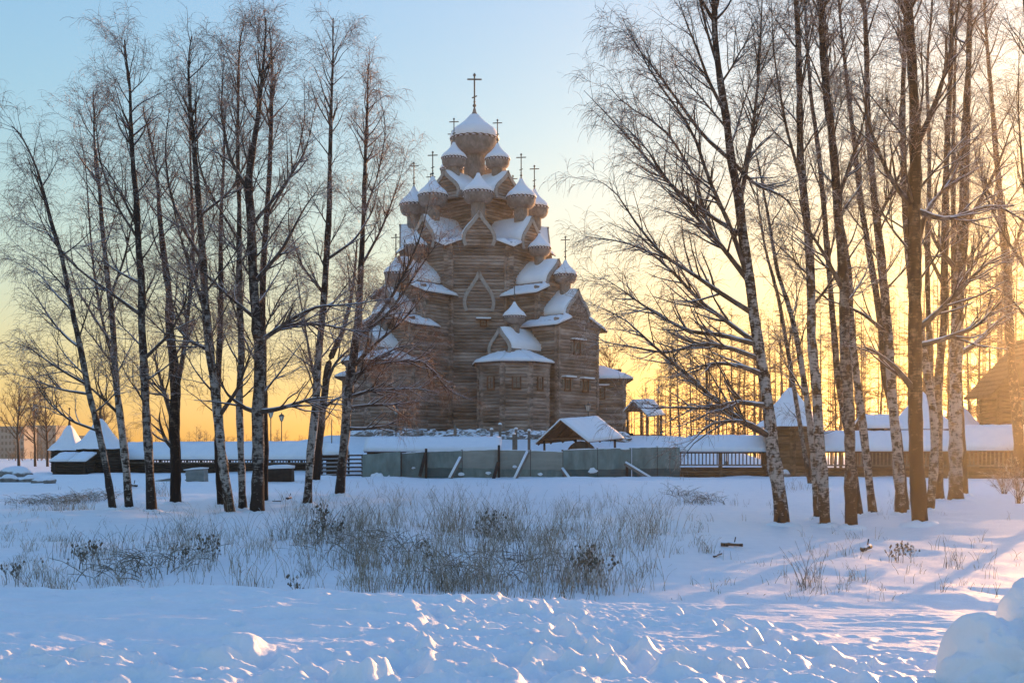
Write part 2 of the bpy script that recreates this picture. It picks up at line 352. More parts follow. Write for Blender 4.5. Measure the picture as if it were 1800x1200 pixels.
def snow_heap(px, py, Y, rx, ry, h, seed, label, name='snow_heap', sink=.2, lump=.18):
    X = (px-900)/F*Y; z = gz(X, Y)-sink
    n = 120; m = 60; V = []
    for j in range(m+1):
        ph = math.pi/2*j/m
        for i in range(n):
            a = 6.28318*i/n; V.append((math.cos(a)*math.cos(ph)**.8 if j < m else 0, math.sin(a)*math.cos(ph)**.8 if j < m else 0, math.sin(ph)))
    V = np.array(V); k = 1+lump*fbm(V[:,0]*1.7+5, V[:,1]*1.7+V[:,2]*1.3, seed, 4)*2
    k = k*(1+.30*lump*(np.abs(vnoise(V[:,0]*6+9, V[:,1]*6+V[:,2]*7, seed+9))-.2)+.12*lump*vnoise(V[:,0]*15, V[:,2]*15+V[:,1]*9, seed+4)); V = V*k[:,None]*np.array([rx, ry, h])
    i = np.arange((m+1)*n).reshape(m+1, n); i2 = np.roll(i, -1, 1)
    q = np.stack([i[:-1], i2[:-1], i2[1:], i[1:]], -1).reshape(-1, 4)
    o = np_mesh(name, V, [q], M['snow'], loc=(X, Y, z)); return tag(o, label, kind='structure')
snow_heap(1800, 1200, 7.5, .42, .4, .46, 3, 'tall heap of shovelled snow at the right edge', sink=.12, lump=.34)
snow_heap(1872, 1200, 7.6, .46, .5, .80, 8, 'taller back of the shovelled snow heap at the right edge', sink=.1, lump=.3)
# ---------------------------------------------------------------- church
CX, CY = (834-900)/F*134, 134.0
church = empty('wooden_church', (CX, CY, 5.0), 'tall brown log church with many snow capped onion domes on the mound', 'church')
D5 = 5.3
class LF:
    """a frame looking out from the church axis in direction phi (deg, 0 = to the camera, + = right)"""
    def __init__(s, phi, r0=0, w0=0):
        s.a = math.radians(phi); s.d = (math.sin(s.a), -math.cos(s.a)); s.p = (math.cos(s.a), math.sin(s.a)); s.r0 = r0; s.w0 = w0; s.o = (0, 0)
    def __call__(s, r, w, z):      # church-local, z as world height
        return (s.o[0]+s.d[0]*r+s.p[0]*w, s.o[1]+s.d[1]*r+s.p[1]*w, z-5.0)
LD = .37
def log_row(mb, a, b, z, r=.191, ext=.3, seg=8):
    """one log from a to b (xy), sticking out by ext at both ends"""
    a = Vector((a[0], a[1], 0)); b = Vector((b[0], b[1], 0)); d = (b-a).normalized(); a = a-d*ext; b = b+d*ext
    p = Vector((d.y, -d.x, 0)); vs = []
    rr = r*rnd.uniform(.94, 1.05)
    for e in (a, b):
        for i in range(seg):
            t = 6.28318*i/seg; q = e+p*rr*math.cos(t); vs.append((q.x, q.y, z+rr*math.sin(t)))
    mb.add(vs, [(i, (i+1) % seg, seg+(i+1) % seg, seg+i) for i in range(seg)]+[tuple(range(seg-1,-1,-1)), tuple(range(seg, 2*seg))])
def log_poly(name, pts, z0, z1, parent, flare=None, material='logs', ext=.3, closed=True, skip=()):
    """log walls on the polygon pts (local xy), one mesh for each face"""
    c = (sum(p[0] for p in pts)/len(pts), sum(p[1] for p in pts)/len(pts)); n = len(pts)
    for k in range(n if closed else n-1):
        if k in skip: continue
        mb = MB(); z = z0+LD/2+(LD/2 if k % 2 else 0)
        while z < z1-.05:
            s = 1+(flare(z) if flare else 0)
            a = [c[i]+(pts[k][i]-c[i])*s for i in (0, 1)]; b = [c[i]+(pts[(k+1) % n][i]-c[i])*s for i in (0, 1)]
            log_row(mb, a, b, z-5.0, ext=ext+rnd.uniform(-.04, .04)); z += LD
        o = mb.build(name, M[material], parent, smooth=False)
def dome(fr, r, w, z, Rd, parent=church, cross=0, prof='B', neck=1.6, snow=.2):
    """z = height of the widest ring"""
    c = fr(r, w, z)
    if prof == 'A': pf = [(.45,-neck),(.45,-.60),(.50,-.60),(.72,-.57),(.88,-.47),(.98,-.29),(1.02,-.06),(1.01,.13),(.97,.33),(.87,.50),(.72,.61),(.56,.73),(.42,.85),(.28,1.0),(.17,1.14),(.09,1.28),(.045,1.45)]
    else: pf = [(.50,-neck),(.48,-.64),(.54,-.64),(.76,-.60),(.92,-.46),(1.0,-.26),(1.02,-.02),(.99,.15),(.93,.31),(.80,.47),(.61,.62),(.43,.80),(.28,1.0),(.165,1.2),(.09,1.40),(.04,1.60)]
    mb = MB(); mb.lathe(c, [(.1*Rd, pf[1][1]*Rd)]+[(a*Rd, b*Rd) for a, b in pf[2:]], 28); d = mb.build('dome', M['shingle'], parent, smooth=True)
    mb = MB(); mb.lathe(c, [(pf[0][0]*Rd, pf[0][1]*Rd), (pf[0][0]*Rd, pf[1][1]*Rd+.02)], 20); mb.build('neck', M['shingle'], d, smooth=False)
    k0 = 7; base = pf[0][0]
    cap = [(pf[k0][0]*Rd+.05, pf[k0][1]*Rd-.10), (pf[k0][0]*Rd+.16, pf[k0][1]*Rd+.02)]
    for a, b in pf[k0+1:-2 if prof == 'A' else -1]: cap.append((a*Rd+.09*min(1, a*2.5+.1), b*Rd+.08))
    cap.append((.01, cap[-1][1]+.06))
    mb = MB(); mb.lathe(c, cap, 44, jag=.11); mb.build('snow_cap', M['snow_roof'], d, smooth=True)
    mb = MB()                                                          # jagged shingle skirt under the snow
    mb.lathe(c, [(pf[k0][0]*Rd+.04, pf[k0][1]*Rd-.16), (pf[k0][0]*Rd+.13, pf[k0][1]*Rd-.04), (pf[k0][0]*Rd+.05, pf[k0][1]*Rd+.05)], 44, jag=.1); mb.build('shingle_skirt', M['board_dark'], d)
    if cross:
        h = cross; t = h/4.0; z0 = c[2]+pf[-3][1]*Rd; mb = MB(); x, y = c[0], c[1]
        mb.lathe((x, y, z0-.1), [(.24*t,0),(.12*t,.45*t),(.075*t,.8*t)], 8)
        mb.lathe((x, y, z0), [(.05*t,.75*t),(.17*t,.88*t),(.17*t,1.0*t),(.05*t,1.12*t)], 8)
        mb.lathe((x, y, z0), [(.05*t,1.15*t),(.12*t,1.28*t),(.05*t,1.4*t)], 8)
        b0 = z0+.5*t; zt = z0+h
        mb.box(x-.07*t, x+.07*t, y-.06*t, y+.06*t, b0, zt-.18*t)
        mb.lathe((x, y, zt-.34*t), [(.06*t,0),(.14*t,.1*t),(.14*t,.2*t),(.03*t,.34*t)], 6)
        zc = zt-.62*t; u = LF(12); wv = .68*t
        e1 = (x-u.p[0]*wv, y-u.p[1]*wv, zc-.02); e2 = (x+u.p[0]*wv, y+u.p[1]*wv, zc+.08); mb.beam(e1, e2, .12*t)
        e1 = (x-u.p[0]*.24*t, y, zt-2.35*t); e2 = (x+u.p[0]*.24*t, y, zt-2.15*t); mb.beam(e1, e2, .1*t)
        mb.build('cross', M['iron'], d)
    return d
BO = [(0,1.0),(.09,.90),(.30,.76),(.55,.62),(.78,.49),(.93,.37),(1.0,.25),(.97,.13),(.86,0)]
def bochka(fr, r0, r1, w, z0, z1, hw, parent=church, snow=True, gable=True, seed=0, over=.35, mt='shingle', backgable=False):
    """barrel roof with an ogee section; the ridge runs along the frame from r0 to r1"""
    H = z1-z0; pr = [(a*hw, z0+b*H) for a, b in BO]
    full = [(-a, z) for a, z in reversed(pr)]+pr[1:]
    inn = [(-a*.86, z0+(z-z0)*.90) for a, z in reversed(pr)]+[(a*.86, z0+(z-z0)*.90) for a, z in pr[1:]]
    n = len(full); mb = MB(); vs = []
    lift = lambda r: .10*hw*(1 if r == r1 else 0)
    for r in (r0, r1):
        for (a, z) in full: vs.append(fr(r+(.12 if r == r1 and abs(a) < .01 else 0), w+a, z+(.1 if abs(a) < .01 and r == r1 else 0)))
        for (a, z) in inn: vs.append(fr(r, w+a, z))
    fs = []
    for i in range(n-1):
        fs += [(i, i+1, 2*n+i+1, 2*n+i), (n+i+1, n+i, 3*n+i, 3*n+i+1), (2*n+i, 2*n+i+1, 3*n+i+1, 3*n+i), (i, n+i, n+i+1, i+1)]
    fs += [(0, 2*n, 3*n, n), (n-1, 2*n-1, 4*n-1, 3*n-1)]
    mb.add(vs, fs); br = mb.build('barrel_roof', M[mt], parent)
    if gable:
        for rr_ in ([r1-over] if not backgable else [r1-over, r0+over]):
            gb = MB(); z = z0+LD/2
            while z < z1-.45:
                hwz = np.interp(z-z0, [q[1]-z0 for q in reversed(pr)], [q[0] for q in reversed(pr)])*.9
                a = fr(rr_, w-hwz, z); b = fr(rr_, w+hwz, z)
                if hwz > .15: log_row(gb, a[:2], b[:2], z-5.0, ext=0)
                z += LD
            gb.build('gable', M['logs'], br)
            bd = MB()                                                  # bargeboards along the ogee
            for s in (-1, 1):
                q = [(s*a*.93, z0+(z-z0)*.955) for a, z in pr]
                for (p, p2) in zip(q[:-1], q[1:]):
                    bd.beam(fr(r1-.02, w+p[0], p[1]), fr(r1-.02, w+p2[0], p2[1]), .12, .40)
            bd.build('bargeboard', M['bargeboard'], br)
    if snow:
        th = .24; sn = MB(); vs = []; k = 0
        top = [q for q in pr if (q[1]-z0)/H > .22]
        rows = 7; rs = np.random.RandomState(seed+3)
        for s in (-1, 1):
            vs = []; m = len(top)
            for j in range(rows+1):
                r = r0+(r1-.12-r0)*j/rows
                for i, (a, z) in enumerate(top):
                    t = th*(.75+.4*rs.rand())*(.35 if j == rows else 1)*(.8 if i == m-1 else 1)
                    nx = .75 if i else 0; vs.append(fr(r, w+s*(a+t*nx*(1 if i < m-1 else .6)), z+t*.75-(.12 if i == m-1 else 0)))
                for i, (a, z) in enumerate(top): vs.append(fr(r, w+s*(a+.006), z+.006-(.12 if i == m-1 else 0)))
            fs = []
            for j in range(rows):
                for i in range(m-1):
                    q = j*2*m+i; p_ = (q, q+1, q+2*m+1, q+2*m); fs.append(p_ if s > 0 else p_[::-1])
                q = j*2*m+m-1; fs.append((q, q+m, q+3*m, q+2*m) if s > 0 else (q, q+2*m, q+3*m, q+m))
            for i in range(m-1):
                q = rows*2*m+i; fs.append((q, q+1, q+m+1, q+m) if s > 0 else (q+m, q+m+1, q+1, q))
            sn.add(vs, fs)
        sn.build('snow_cover', M['snow_roof'], br, smooth=True)
    return br
def eave(pts_out, pts_in, parent=church, th=.1, snow=.24, seed=0):
    """sloping board eave from the wall line pts_in out to pts_out, snow on top"""
    q = [pts_out[0], pts_out[1], pts_in[1], pts_in[0]]
    mb = MB(); mb.slab(q, th)
    a = Vector(pts_out[0]); b = Vector(pts_out[1]); n = max(3, int((b-a).length/.22)); d = (b-a)/n
    inw = (Vector(pts_in[0])-a).normalized()
    for i in range(n):                                                 # pointed board ends
        e = a+d*i; mb.add([e, e+d, e+d*.5-inw*.16, e-Vector((0,0,th)), e+d-Vector((0,0,th)), e+d*.5-inw*.16-Vector((0,0,th))], [(0,2,1),(3,4,5),(0,3,5,2),(2,5,4,1)])
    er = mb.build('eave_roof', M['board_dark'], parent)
    if snow: snow_blanket('snow_cover', q, snow, er, seed)
    return er
# --- octagon core
AP = 8.0; CR = AP/math.cos(math.pi/8)
def octpt(k, r): a = math.radians(D5+22.5+45*k); return (r*math.sin(a), -r*math.cos(a))
oct_pts = [octpt(k, CR) for k in range(8)]
log_poly('log_wall', oct_pts, 4.6, 26.6, church, ext=.55, flare=lambda z: max(0, z-24.2)**1.3*.018)
inner = MB(); inner.v = []
ib = [octpt(k, CR-.25) for k in range(8)]
inner.add([(p[0], p[1], -.5) for p in ib]+[(p[0], p[1], 21.4) for p in ib]+[(0,0,23.6)], [(k,(k+1)%8,8+(k+1)%8,8+k) for k in range(8)]+[(8+k,8+(k+1)%8,16) for k in range(8)])
inner.build('ceiling', M['board_dark'], church)
for k in range(8):
    phi = D5+45*k; fr = LF(phi)
    bochka(fr, 1.5, 8.75, 0, 26.1, 29.95, 1.85, seed=k)
    dome(fr, 7.1, 0, 32.1, 1.62, cross=0 if k == 0 else 3.3, neck=2.6/1.62)
    # small folded corner eave between two barrel roofs
    c0 = LF(phi+22.5); nx_ = LF(phi+45)
    tip = c0(9.9, 0, 25.95); inn = c0(7.9, 0, 27.0); e1 = fr(8.75, 1.75, 26.75); e2 = nx_(8.75, -1.75, 26.75)
    mb = MB(); mb.slab([tip, inn, e1], .1).slab([tip, e2, inn], .1); er = mb.build('corner_eave', M['board_dark'], church)
    up = lambda p, h=.2: (p[0], p[1], p[2]+h)
    mb = MB(); m1 = tuple((tip[i]+e1[i]+inn[i])/3+(.12 if i == 2 else 0) for i in range(3)); m2 = tuple((tip[i]+e2[i]+inn[i])/3+(.12 if i == 2 else 0) for i in range(3))
    T_, I_, A_, B_ = up(tip, .17), up(inn, .25), up(e1, .17), up(e2, .17); m1 = up(m1, .34); m2 = up(m2, .34)
    mb.add([T_, I_, A_, B_, m1, m2, up(tip, .004), up(inn, .004), up(e1, .004), up(e2, .004)],
           [(0,4,2),(0,1,4),(4,1,2),(0,3,5),(5,3,1),(0,5,1),(0,2,8,6),(0,6,9,3),(2,1,7,8),(1,3,9,7),(6,8,7),(6,7,9)]); mb.build('snow_cover', M['snow_roof'], er, smooth=True)
# --- upper square block, four barrels, four domes and the main dome
fq = LF(D5+45); sq = [fq(2.95, -2.95, 0)[:2], fq(2.95, 2.95, 0)[:2], fq(-2.95, 2.95, 0)[:2], fq(-2.95, -2.95, 0)[:2]]
log_poly('log_wall', sq, 26.0, 32.7, church, flare=lambda z: max(0, z-31.2)*.06)
for k in range(4):
    phi = D5+45+90*k; fr = LF(phi)
    bochka(fr, 0, 5.2, 0, 32.3, 35.6, 2.35, seed=20+k)
    dome(fr, 3.56, 0, 37.05, 1.38, cross=3.2, neck=2.6/1.38)
    c0 = LF(phi+45); eave([fr(4.4, 2.2, 32.3), c0(5.3, 0, 31.9)], [fr(3.0, 2.2, 33.1), c0(3.9, 0, 33.0)], seed=k)
    eave([c0(5.3, 0, 31.9), LF(phi+90)(4.4, -2.2, 32.3)], [c0(3.9, 0, 33.0), LF(phi+90)(3.0, -2.2, 33.1)], seed=k+4)
dome(LF(0), 0, 0, 39.84, 2.75, cross=5.0, prof='A', neck=6.5/2.75)
# --- blind ogee hood on the front wall
ff = LF(D5)
bochka(ff, 7.9, 8.55, 0, 18.9, 23.4, 1.75, snow=False, over=.3)
# --- arms
def arm(phi, r_end, n_out=2, ext_front=True, sd=0):
    fr = LF(phi); hw1, hw2 = 3.25, 3.55
    z_a, z_b = 21.3, 17.6
    def block(r0, r1, hw, z1, seed):
        pts = [fr(r0, -hw, 0)[:2], fr(r1, -hw, 0)[:2], fr(r1, hw, 0)[:2], fr(r0, hw, 0)[:2]]
        log_poly('log_wall', pts, 4.6, z1, church, flare=lambda z: max(0, z-(z1-1.3))*.07, closed=True, skip=(3,))
        ins = MB(); q = [fr(r0+.25, -hw+.3, 0), fr(r1-.3, -hw+.3, 0), fr(r1-.3, hw-.3, 0), fr(r0+.25, hw-.3, 0)]
        ins.hexa([(p[0], p[1], -.4) for p in q], [(p[0], p[1], z1-5.2) for p in q]); ins.build('lining', M['board_dark'], church)
        for s in (-1, 1):                                              # eaves along both sides
            a, b = fr(r0-1.2 if r0 > 8 else 7.6, s*(hw+1.05), z1-.75), fr(r1+.75, s*(hw+1.05), z1-.75)
            c, d = fr(r0-1.2 if r0 > 8 else 7.6, s*(hw-.9), z1+.35), fr(r1+.1, s*(hw-.9), z1+.35)
            eave([a, b], [c, d], seed=seed+s)
            e = fr(r1+.75, s*1.9, z1+.2); f = fr(r1-.4, s*1.9, z1+.9)    # and round the corner of the end
            eave([b, e], [d, f], seed=seed+s+2)
        mb = MB(); mb.slab([fr(r0-1, -hw+.4, z1+.1), fr(r1-.2, -hw+.4, z1+.1), fr(r1-.2, hw-.4, z1+.1), fr(r0-1, hw-.4, z1+.1)], .2); mb.build('ceiling', M['board_dark'], church)
    block(7.2, 12.0, hw1, z_a, sd)
    bochka(fr, 7.0, 12.5, 0, z_a, 24.7, 2.15, seed=sd+1)
    dome(fr, 9.8, 0, 26.1, 1.22, neck=2.3/1.22)
    block(12.0, r_end, hw2, z_b, sd+5)
    bochka(fr, 11.9, r_end+.2, 0, z_b-.1, 21.1, 2.2, seed=sd+2)
    dome(fr, 13.4 if r_end > 14.5 else 12.9, 0, 22.7, 1.22, cross=3.0, neck=2.4/1.22)
    return fr
fR = arm(D5+45, 15.0, sd=40); fL = arm(D5-45, 14.2, sd=50); arm(D5+135, 15.0, sd=60); fBL = arm(D5-135, 15.0, sd=70)
# --- five-sided apses with their own small barrel roof and dome
def apse(c, phi, sd, Ra=3.75, zt=13.0):
    c5 = (c[0], c[1]); cf = LF(phi); cf.o = c5
    pts = []
    for k in range(8): a = math.radians(phi-22.5+45*k-22.5+22.5); pts.append((c5[0]+Ra*math.sin(a), c5[1]-Ra*math.cos(a)))
    log_poly('log_wall', pts, 4.6, zt, church, flare=lambda z: max(0, z-(zt-1.0))*.08)
    mb = MB(); p2 = [(c5[0]+(p[0]-c5[0])*.92, c5[1]+(p[1]-c5[1])*.92) for p in pts]
    mb.add([(p[0], p[1], -.4) for p in p2]+[(p[0], p[1], zt-5.1) for p in p2], [(k,(k+1)%8,8+(k+1)%8,8+k) for k in range(8)]+[tuple(range(8,16))]); mb.build('lining', M['board_dark'], church)
    rs = 1.20; ri = .42
    for k in range(8):
        def pt(i, s, z): p = pts[i % 8]; return (c5[0]+(p[0]-c5[0])*s, c5[1]+(p[1]-c5[1])*s, z-5)
        eave([pt(k, rs, zt-.25), pt(k+1, rs, zt-.25)], [pt(k, ri, zt+.95), pt(k+1, ri, zt+.95)], seed=sd+k, snow=.3)
    bochka(cf, -3.4, 2.3, 0, zt+.65, zt+3.5, 1.55, seed=sd)
    dome(cf, -.2, 0, zt+4.75, 1.13, cross=2.5, neck=2.0/1.13)
    return pts
apA = apse((4.55, -12.2), D5-45+0, 80)
pL = fL(15.2, .2, 0); apB = apse((pL[0], pL[1]), D5-45, 90, zt=13.2)
# --- low side porches left and right
def porch(x0, x1, y0, y1, zt, out):
    pts = [(x0, y0), (x1, y0), (x1, y1), (x0, y1)]
    log_poly('log_wall', pts, 4.4, zt, church)
    mb = MB(); mb.box(x0+.25, x1-.25, y0+.25, y1-.25, -.5, zt-5.1); mb.build('lining', M['board_dark'], church)
    o = .95; e0, e1, f0, f1 = x0-o*(out < 0), x1+o*(out > 0), y0-o, y1+o; zl, zh = zt-.1, zt+1.35
    L = lambda x, y, z: (x, y, z-5)
    if out > 0:
        eave([L(e0, f0, zl), L(e1, f0, zl)], [L(e0, y0+2, zh), L(x1-2.2, y0+2, zh)], seed=1, snow=.3)
        eave([L(e1, f0, zl), L(e1, f1, zl)], [L(x1-2.2, y0+2, zh), L(x1-2.2, y1-2, zh)], seed=2, snow=.3)
    else:
        eave([L(e1, f0, zl), L(e0, f0, zl)], [L(e1, y0+2, zh), L(x0+2.2, y0+2, zh)], seed=1, snow=.3)
        eave([L(e0, f1, zl), L(e0, f0, zl)], [L(x0+2.2, y1-2, zh), L(x0+2.2, y0+2, zh)], seed=2, snow=.3)
    mb = MB(); mb.box(x0, x1, y0+2, y1-2, zh-5.4, zh-5.15); mb.build('ceiling', M['board_dark'], church)
porch(9.5, 17.0, -5.5, 5, 11.7, 1); porch(-14.4, -8, -6, 5, 11.9, -1)
# --- windows: surround, shutters, snow on the little canopy
def window(fr, r, w, z, ww=1.0, wh=1.1, surround=True):
    fm = MB(); q = lambda a, b, c: fr(r+a, w+b, z+c)
    def bx(mb, b0, b1, c0, c1, a0, a1): mb.hexa([q(a1,b0,c0), q(a1,b1,c0), q(a0,b1,c0), q(a0,b0,c0)], [q(a1,b0,c1), q(a1,b1,c1), q(a0,b1,c1), q(a0,b0,c1)])
    bx(fm, -ww/2, ww/2, 0, wh, .05, .22); wo = fm.build('window', M['iron'] if surround else M['board'], church)
    f2 = MB(); bx(f2, -ww/2-.14, -ww/2, -.15, wh+.12, .05, .30); bx(f2, ww/2, ww/2+.14, -.15, wh+.12, .05, .30); bx(f2, -ww/2-.14, ww/2+.14, -.3, -.151, .05, .3); bx(f2, -.04, .04, 0, wh, .2, .25); bx(f2, -ww/2, ww/2, wh*.5-.03, wh*.5+.03, .2, .25); f2.build('frame', M['red_wood'], wo)
    if surround:
        for s in (-1, 1):
            f3 = MB(); b0, b1 = sorted((s*(ww/2+.16), s*(ww/2+.55))); bx(f3, b0, b1, 0, wh, .08, .24); f3.build('shutter', M['board'], wo)
    if not surround and ww == .7: return
    f4 = MB(); bx(f4, -ww/2-.6, ww/2+.6, wh+.15, wh+.24, .0, .75); f4.build('canopy', M['red_wood'], wo)
    f5 = MB(); bx(f5, -ww/2-.58, ww/2+.58, wh+.244, wh+.42, .02, .78); f5.build('snow_cover', M['snow_roof'], wo, bevel=.05)
window(fR, 15.0, -.3, 14.2); window(fR, 15.0, -2.0, 10.2, .8, .95); window(fR, 15.0, 1.3, 10.2, .8, .95)
fp = LF(0); fp.o = (15, 0); window(fp, 5.5, -.6, 9.6, .8, 1.0, False)
window(ff, 8.0, .5, 17.5, .5, .3, False)
def face_frame(pts, k):
    a, b = pts[k % 8], pts[(k+1) % 8]; mx, my = (a[0]+b[0])/2, (a[1]+b[1])/2; cx = sum(p[0] for p in pts)/8; cy = sum(p[1] for p in pts)/8
    ph = math.degrees(math.atan2(mx-cx, -(my-cy))); f = LF(ph); f.o = (cx, cy); return f, math.hypot(mx-cx, my-cy)
for pts in (apA,):
    for k in range(8):
        f, rr = face_frame(pts, k); ph = math.degrees(f.a) % 360
        if ph < 75 or ph > 270: window(f, rr, 0, 10.1, .7, 1.0, False)
# --- rubble footing under the log walls
def rubble(px0, px1, Y0, Y1, n, seed, parent=None, zf=None):
    rs = np.random.RandomState(seed); mb = MB()
    for i in range(n):
        t = i/(n-1); px = px0+(px1-px0)*t; Y = Y0+(Y1-Y0)*t+rs.rand()*1.2; X = (px-900)/F*Y; r = .25+.35*rs.rand(); z = gz(X, Y)-.05+.5*rs.rand()**2
        k = 7; ring = []
        for zz, s in ((-r*.6, .8), (0, 1.05), (r*.55, .75)):
            for j in range(k):
                a = 6.283*j/k+rs.rand()*.3; q = r*s*(.8+.4*rs.rand()); ring.append((X+math.cos(a)*q*1.3, Y+math.sin(a)*q, z+zz+rs.randn()*.04))
        ring.append((X, Y, z+r*.75))
        mb.add(ring, [(l*k+j, l*k+(j+1)%k, (l+1)*k+(j+1)%k, (l+1)*k+j) for l in range(2) for j in range(k)]+[(2*k+j, 2*k+(j+1)%k, 3*k) for j in range(k)])
    return mb
o = rubble(612, 1105, 117, 114, 190, 3).build('stone_rubble', M['stone']); tag(o, 'snow dusted rubble stones along the foot of the church', 'rubble', kind='stuff')
o = rubble(620, 1100, 118, 115, 120, 6).build('stone_rubble', M['stone']); tag(o, 'second row of footing stones under the church log walls', 'rubble', kind='stuff')
# ---------------------------------------------------------------- covered log wall round the yard
def wpt(px, Y, z): return ((px-900)/F*Y, Y, z)
def gallery(px0, Y0, px1, Y1, ze, zr, label, sd, zb=1.15, mt='logs_warm', depth=2.2, low=1.0, bays=None, hip0=False, hip1=False, snowm=.28):
    A = Vector(wpt(px0, Y0, 0)); B = Vector(wpt(px1, Y1, 0)); d = (B-A); L = d.length; d.normalize(); nrm = Vector((d.y, -d.x, 0))
    if nrm.y > 0: nrm = -nrm                                        # towards the camera
    root = empty('covered_wall', (A.x, A.y, zb), label, 'covered wall')
    def q(s, t, z): p = d*s+nrm*t; return (p.x, p.y, z-zb)        # s along, t towards camera
    mb = MB(); z = zb-.25
    while z < zb+low:
        a, b = q(0, 0, z), q(L, 0, z); log_row(mb, a[:2], b[:2], z-zb, r=.13, ext=.05); z += .25
    mb.build('log_wall', M[mt], root)
    mb = MB(); mb.hexa([q(0,.02-depth,zb-.3), q(L,.02-depth,zb-.3), q(L,-depth-.12,zb-.3), q(0,-depth-.12,zb-.3)], [q(0,.02-depth,zb+low*.6), q(L,.02-depth,zb+low*.6), q(L,-depth-.12,zb+low*.6), q(0,-depth-.12,zb+low*.6)]); mb.build('back_wall', M[mt], root)
    n = bays or max(2, int(L/3.0)); zo = zb+low
    mb = MB(); mb.beam(q(-.1, .03, zo+.06), q(L+.1, .03, zo+.06), .24, .12); mb.build('sill_beam', M['board'], root)
    mb = MB(); mb.beam(q(-.1, .02, ze-.12), q(L+.1, .02, ze-.12), .22, .24); mb.beam(q(-.1, -depth, ze-.12), q(L+.1, -depth, ze-.12), .22, .24); mb.build('top_beam', M[mt], root)
    for i in range(n+1):
        s = L*i/n; mb = MB(); mb.beam(q(s, .02, zb-.2), q(s, .02, ze-.1), .22); mb.build('post', M[mt], root)
        mb = MB(); mb.beam(q(s, -depth, zb-.2), q(s, -depth, ze-.1), .2); mb.build('post', M[mt], root)
        if i < n and rnd.random() < .88:
            mb = MB(); k = int(L/n/.28)
            for j in range(1, k): t = s+L/n*j/k; mb.beam(q(t, .0, zo+.05), q(t, .0, ze-.2), .09)
            mb.build('balustrade', M['board'], root)
        elif i < n:
            mb = MB(); mb.hexa([q(s+.1,.05,zo), q(s+L/n-.1,.05,zo), q(s+L/n-.1,-.02,zo), q(s+.1,-.02,zo)], [q(s+.1,.05,ze-.1), q(s+L/n-.1,.05,ze-.1), q(s+L/n-.1,-.02,ze-.1), q(s+.1,-.02,ze-.1)]); mb.build('board_infill', M[mt], root)
    o = .55; mid = -depth/2; h0 = 1.2 if hip0 else -.25; h1 = 1.2 if hip1 else -.25
    for s in (1, -1):
        e = [q(-.25, mid+s*(depth/2+o), ze-.1), q(L+.25, mid+s*(depth/2+o), ze-.1), q(L-h1, mid, zr), q(h0, mid, zr)]
        mb = MB(); mb.slab(e, .09); r = mb.build('roof', M['board_dark'], root)
        snow_blanket('snow_cover', e, snowm, r, sd+s, over=.1)
    for hp, s0, s1, c in ((hip0, -.25, h0, 0), (hip1, L+.25, L-h1, 1)):
        if hp:
            e = [q(s0, mid-(depth/2+o), ze-.1), q(s0, mid+(depth/2+o), ze-.1), q(s1, mid+.05, zr), q(s1, mid-.05, zr)]
            mb = MB(); mb.slab(e, .09); r = mb.build('roof', M['board_dark'], root); snow_blanket('snow_cover', e, snowm, r, sd+5, over=.1)
    return root
gallery(1190, 93, 1345, 92, 3.4, 4.45, 'short snow roofed log wall with railings, between green hoarding and corner tower', 1, hip0=True)
gallery(1424, 91, 1662, 87, 3.45, 4.75, 'long snow roofed gallery wall just right of the corner tower', 2)
gallery(1690, 87, 2500, 77, 3.5, 5.15, 'snow roofed gallery wall running off the right edge of the picture', 3)
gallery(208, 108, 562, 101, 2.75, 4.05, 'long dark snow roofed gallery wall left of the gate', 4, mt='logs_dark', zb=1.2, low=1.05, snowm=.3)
def tent(c, n, hw, z0, prof, parent, rot, snow=.15, jag=0, name='tent_roof'):
    """steep n-sided tent roof, prof = [(radius, height)...]"""
    mb = MB(); vs = []
    for r, z in prof: vs += [(c[0]+r*math.cos(rot+6.28318*i/n), c[1]+r*math.sin(rot+6.28318*i/n), z0+z) for i in range(n)]
    m = len(prof); fs = [(j*n+i, j*n+(i+1)%n, (j+1)*n+(i+1)%n, (j+1)*n+i) for j in range(m-1) for i in range(n)]+[tuple(range(n-1,-1,-1))]
    mb.add(vs, fs); r = mb.build(name, M['board_dark'], parent)
    mb = MB(); N_ = n*6; vs = []; rs = np.random.RandomState(int(c[0]*10) % 1000)
    def rad(a, rr): a = (a-rot) % (6.28318/n)-3.14159/n; return rr*math.cos(math.pi/n)/math.cos(a)
    pts = []
    for (r0, za), (r1, zb_) in zip(prof[:-1], prof[1:]):
        for t in (0, .5): pts.append((r0+(r1-r0)*t, za+(zb_-za)*t))
    pts.append(prof[-1]); m = len(pts)
    for j, (rr, z) in enumerate(pts):
        for i in range(N_):
            a = rot+6.28318*i/N_; q = rad(a, rr)+snow*(.7+.5*rs.rand())*(1 if j < m-1 else .3); vs.append((c[0]+q*math.cos(a), c[1]+q*math.sin(a), z0+z+snow*.6*(j > 0)-(.05+.1*rs.rand() if j == 0 else 0)))
    fs = [(j*N_+i, j*N_+(i+1)%N_, (j+1)*N_+(i+1)%N_, (j+1)*N_+i) for j in range(m-1) for i in range(N_)]+[tuple((m-1)*N_+i for i in range(N_))]
    mb.add(vs, fs); mb.build('snow_cover', M['snow_roof'], r, smooth=True)
    return r
def finial(c, z0, h, parent):
    mb = MB(); mb.lathe((c[0], c[1], z0-.25), [(.2*h/2, 0), (.09*h/2, .35*h), (.07*h/2, .42*h), (.19*h/2, .5*h), (.07*h/2, .58*h), (.05*h/2, .7*h), (.04*h/2, .9*h), (.13*h/2, .95*h), (.03*h/2, 1.0*h)], 8)
    mb.build('finial', M['red_wood'], parent, smooth=True)
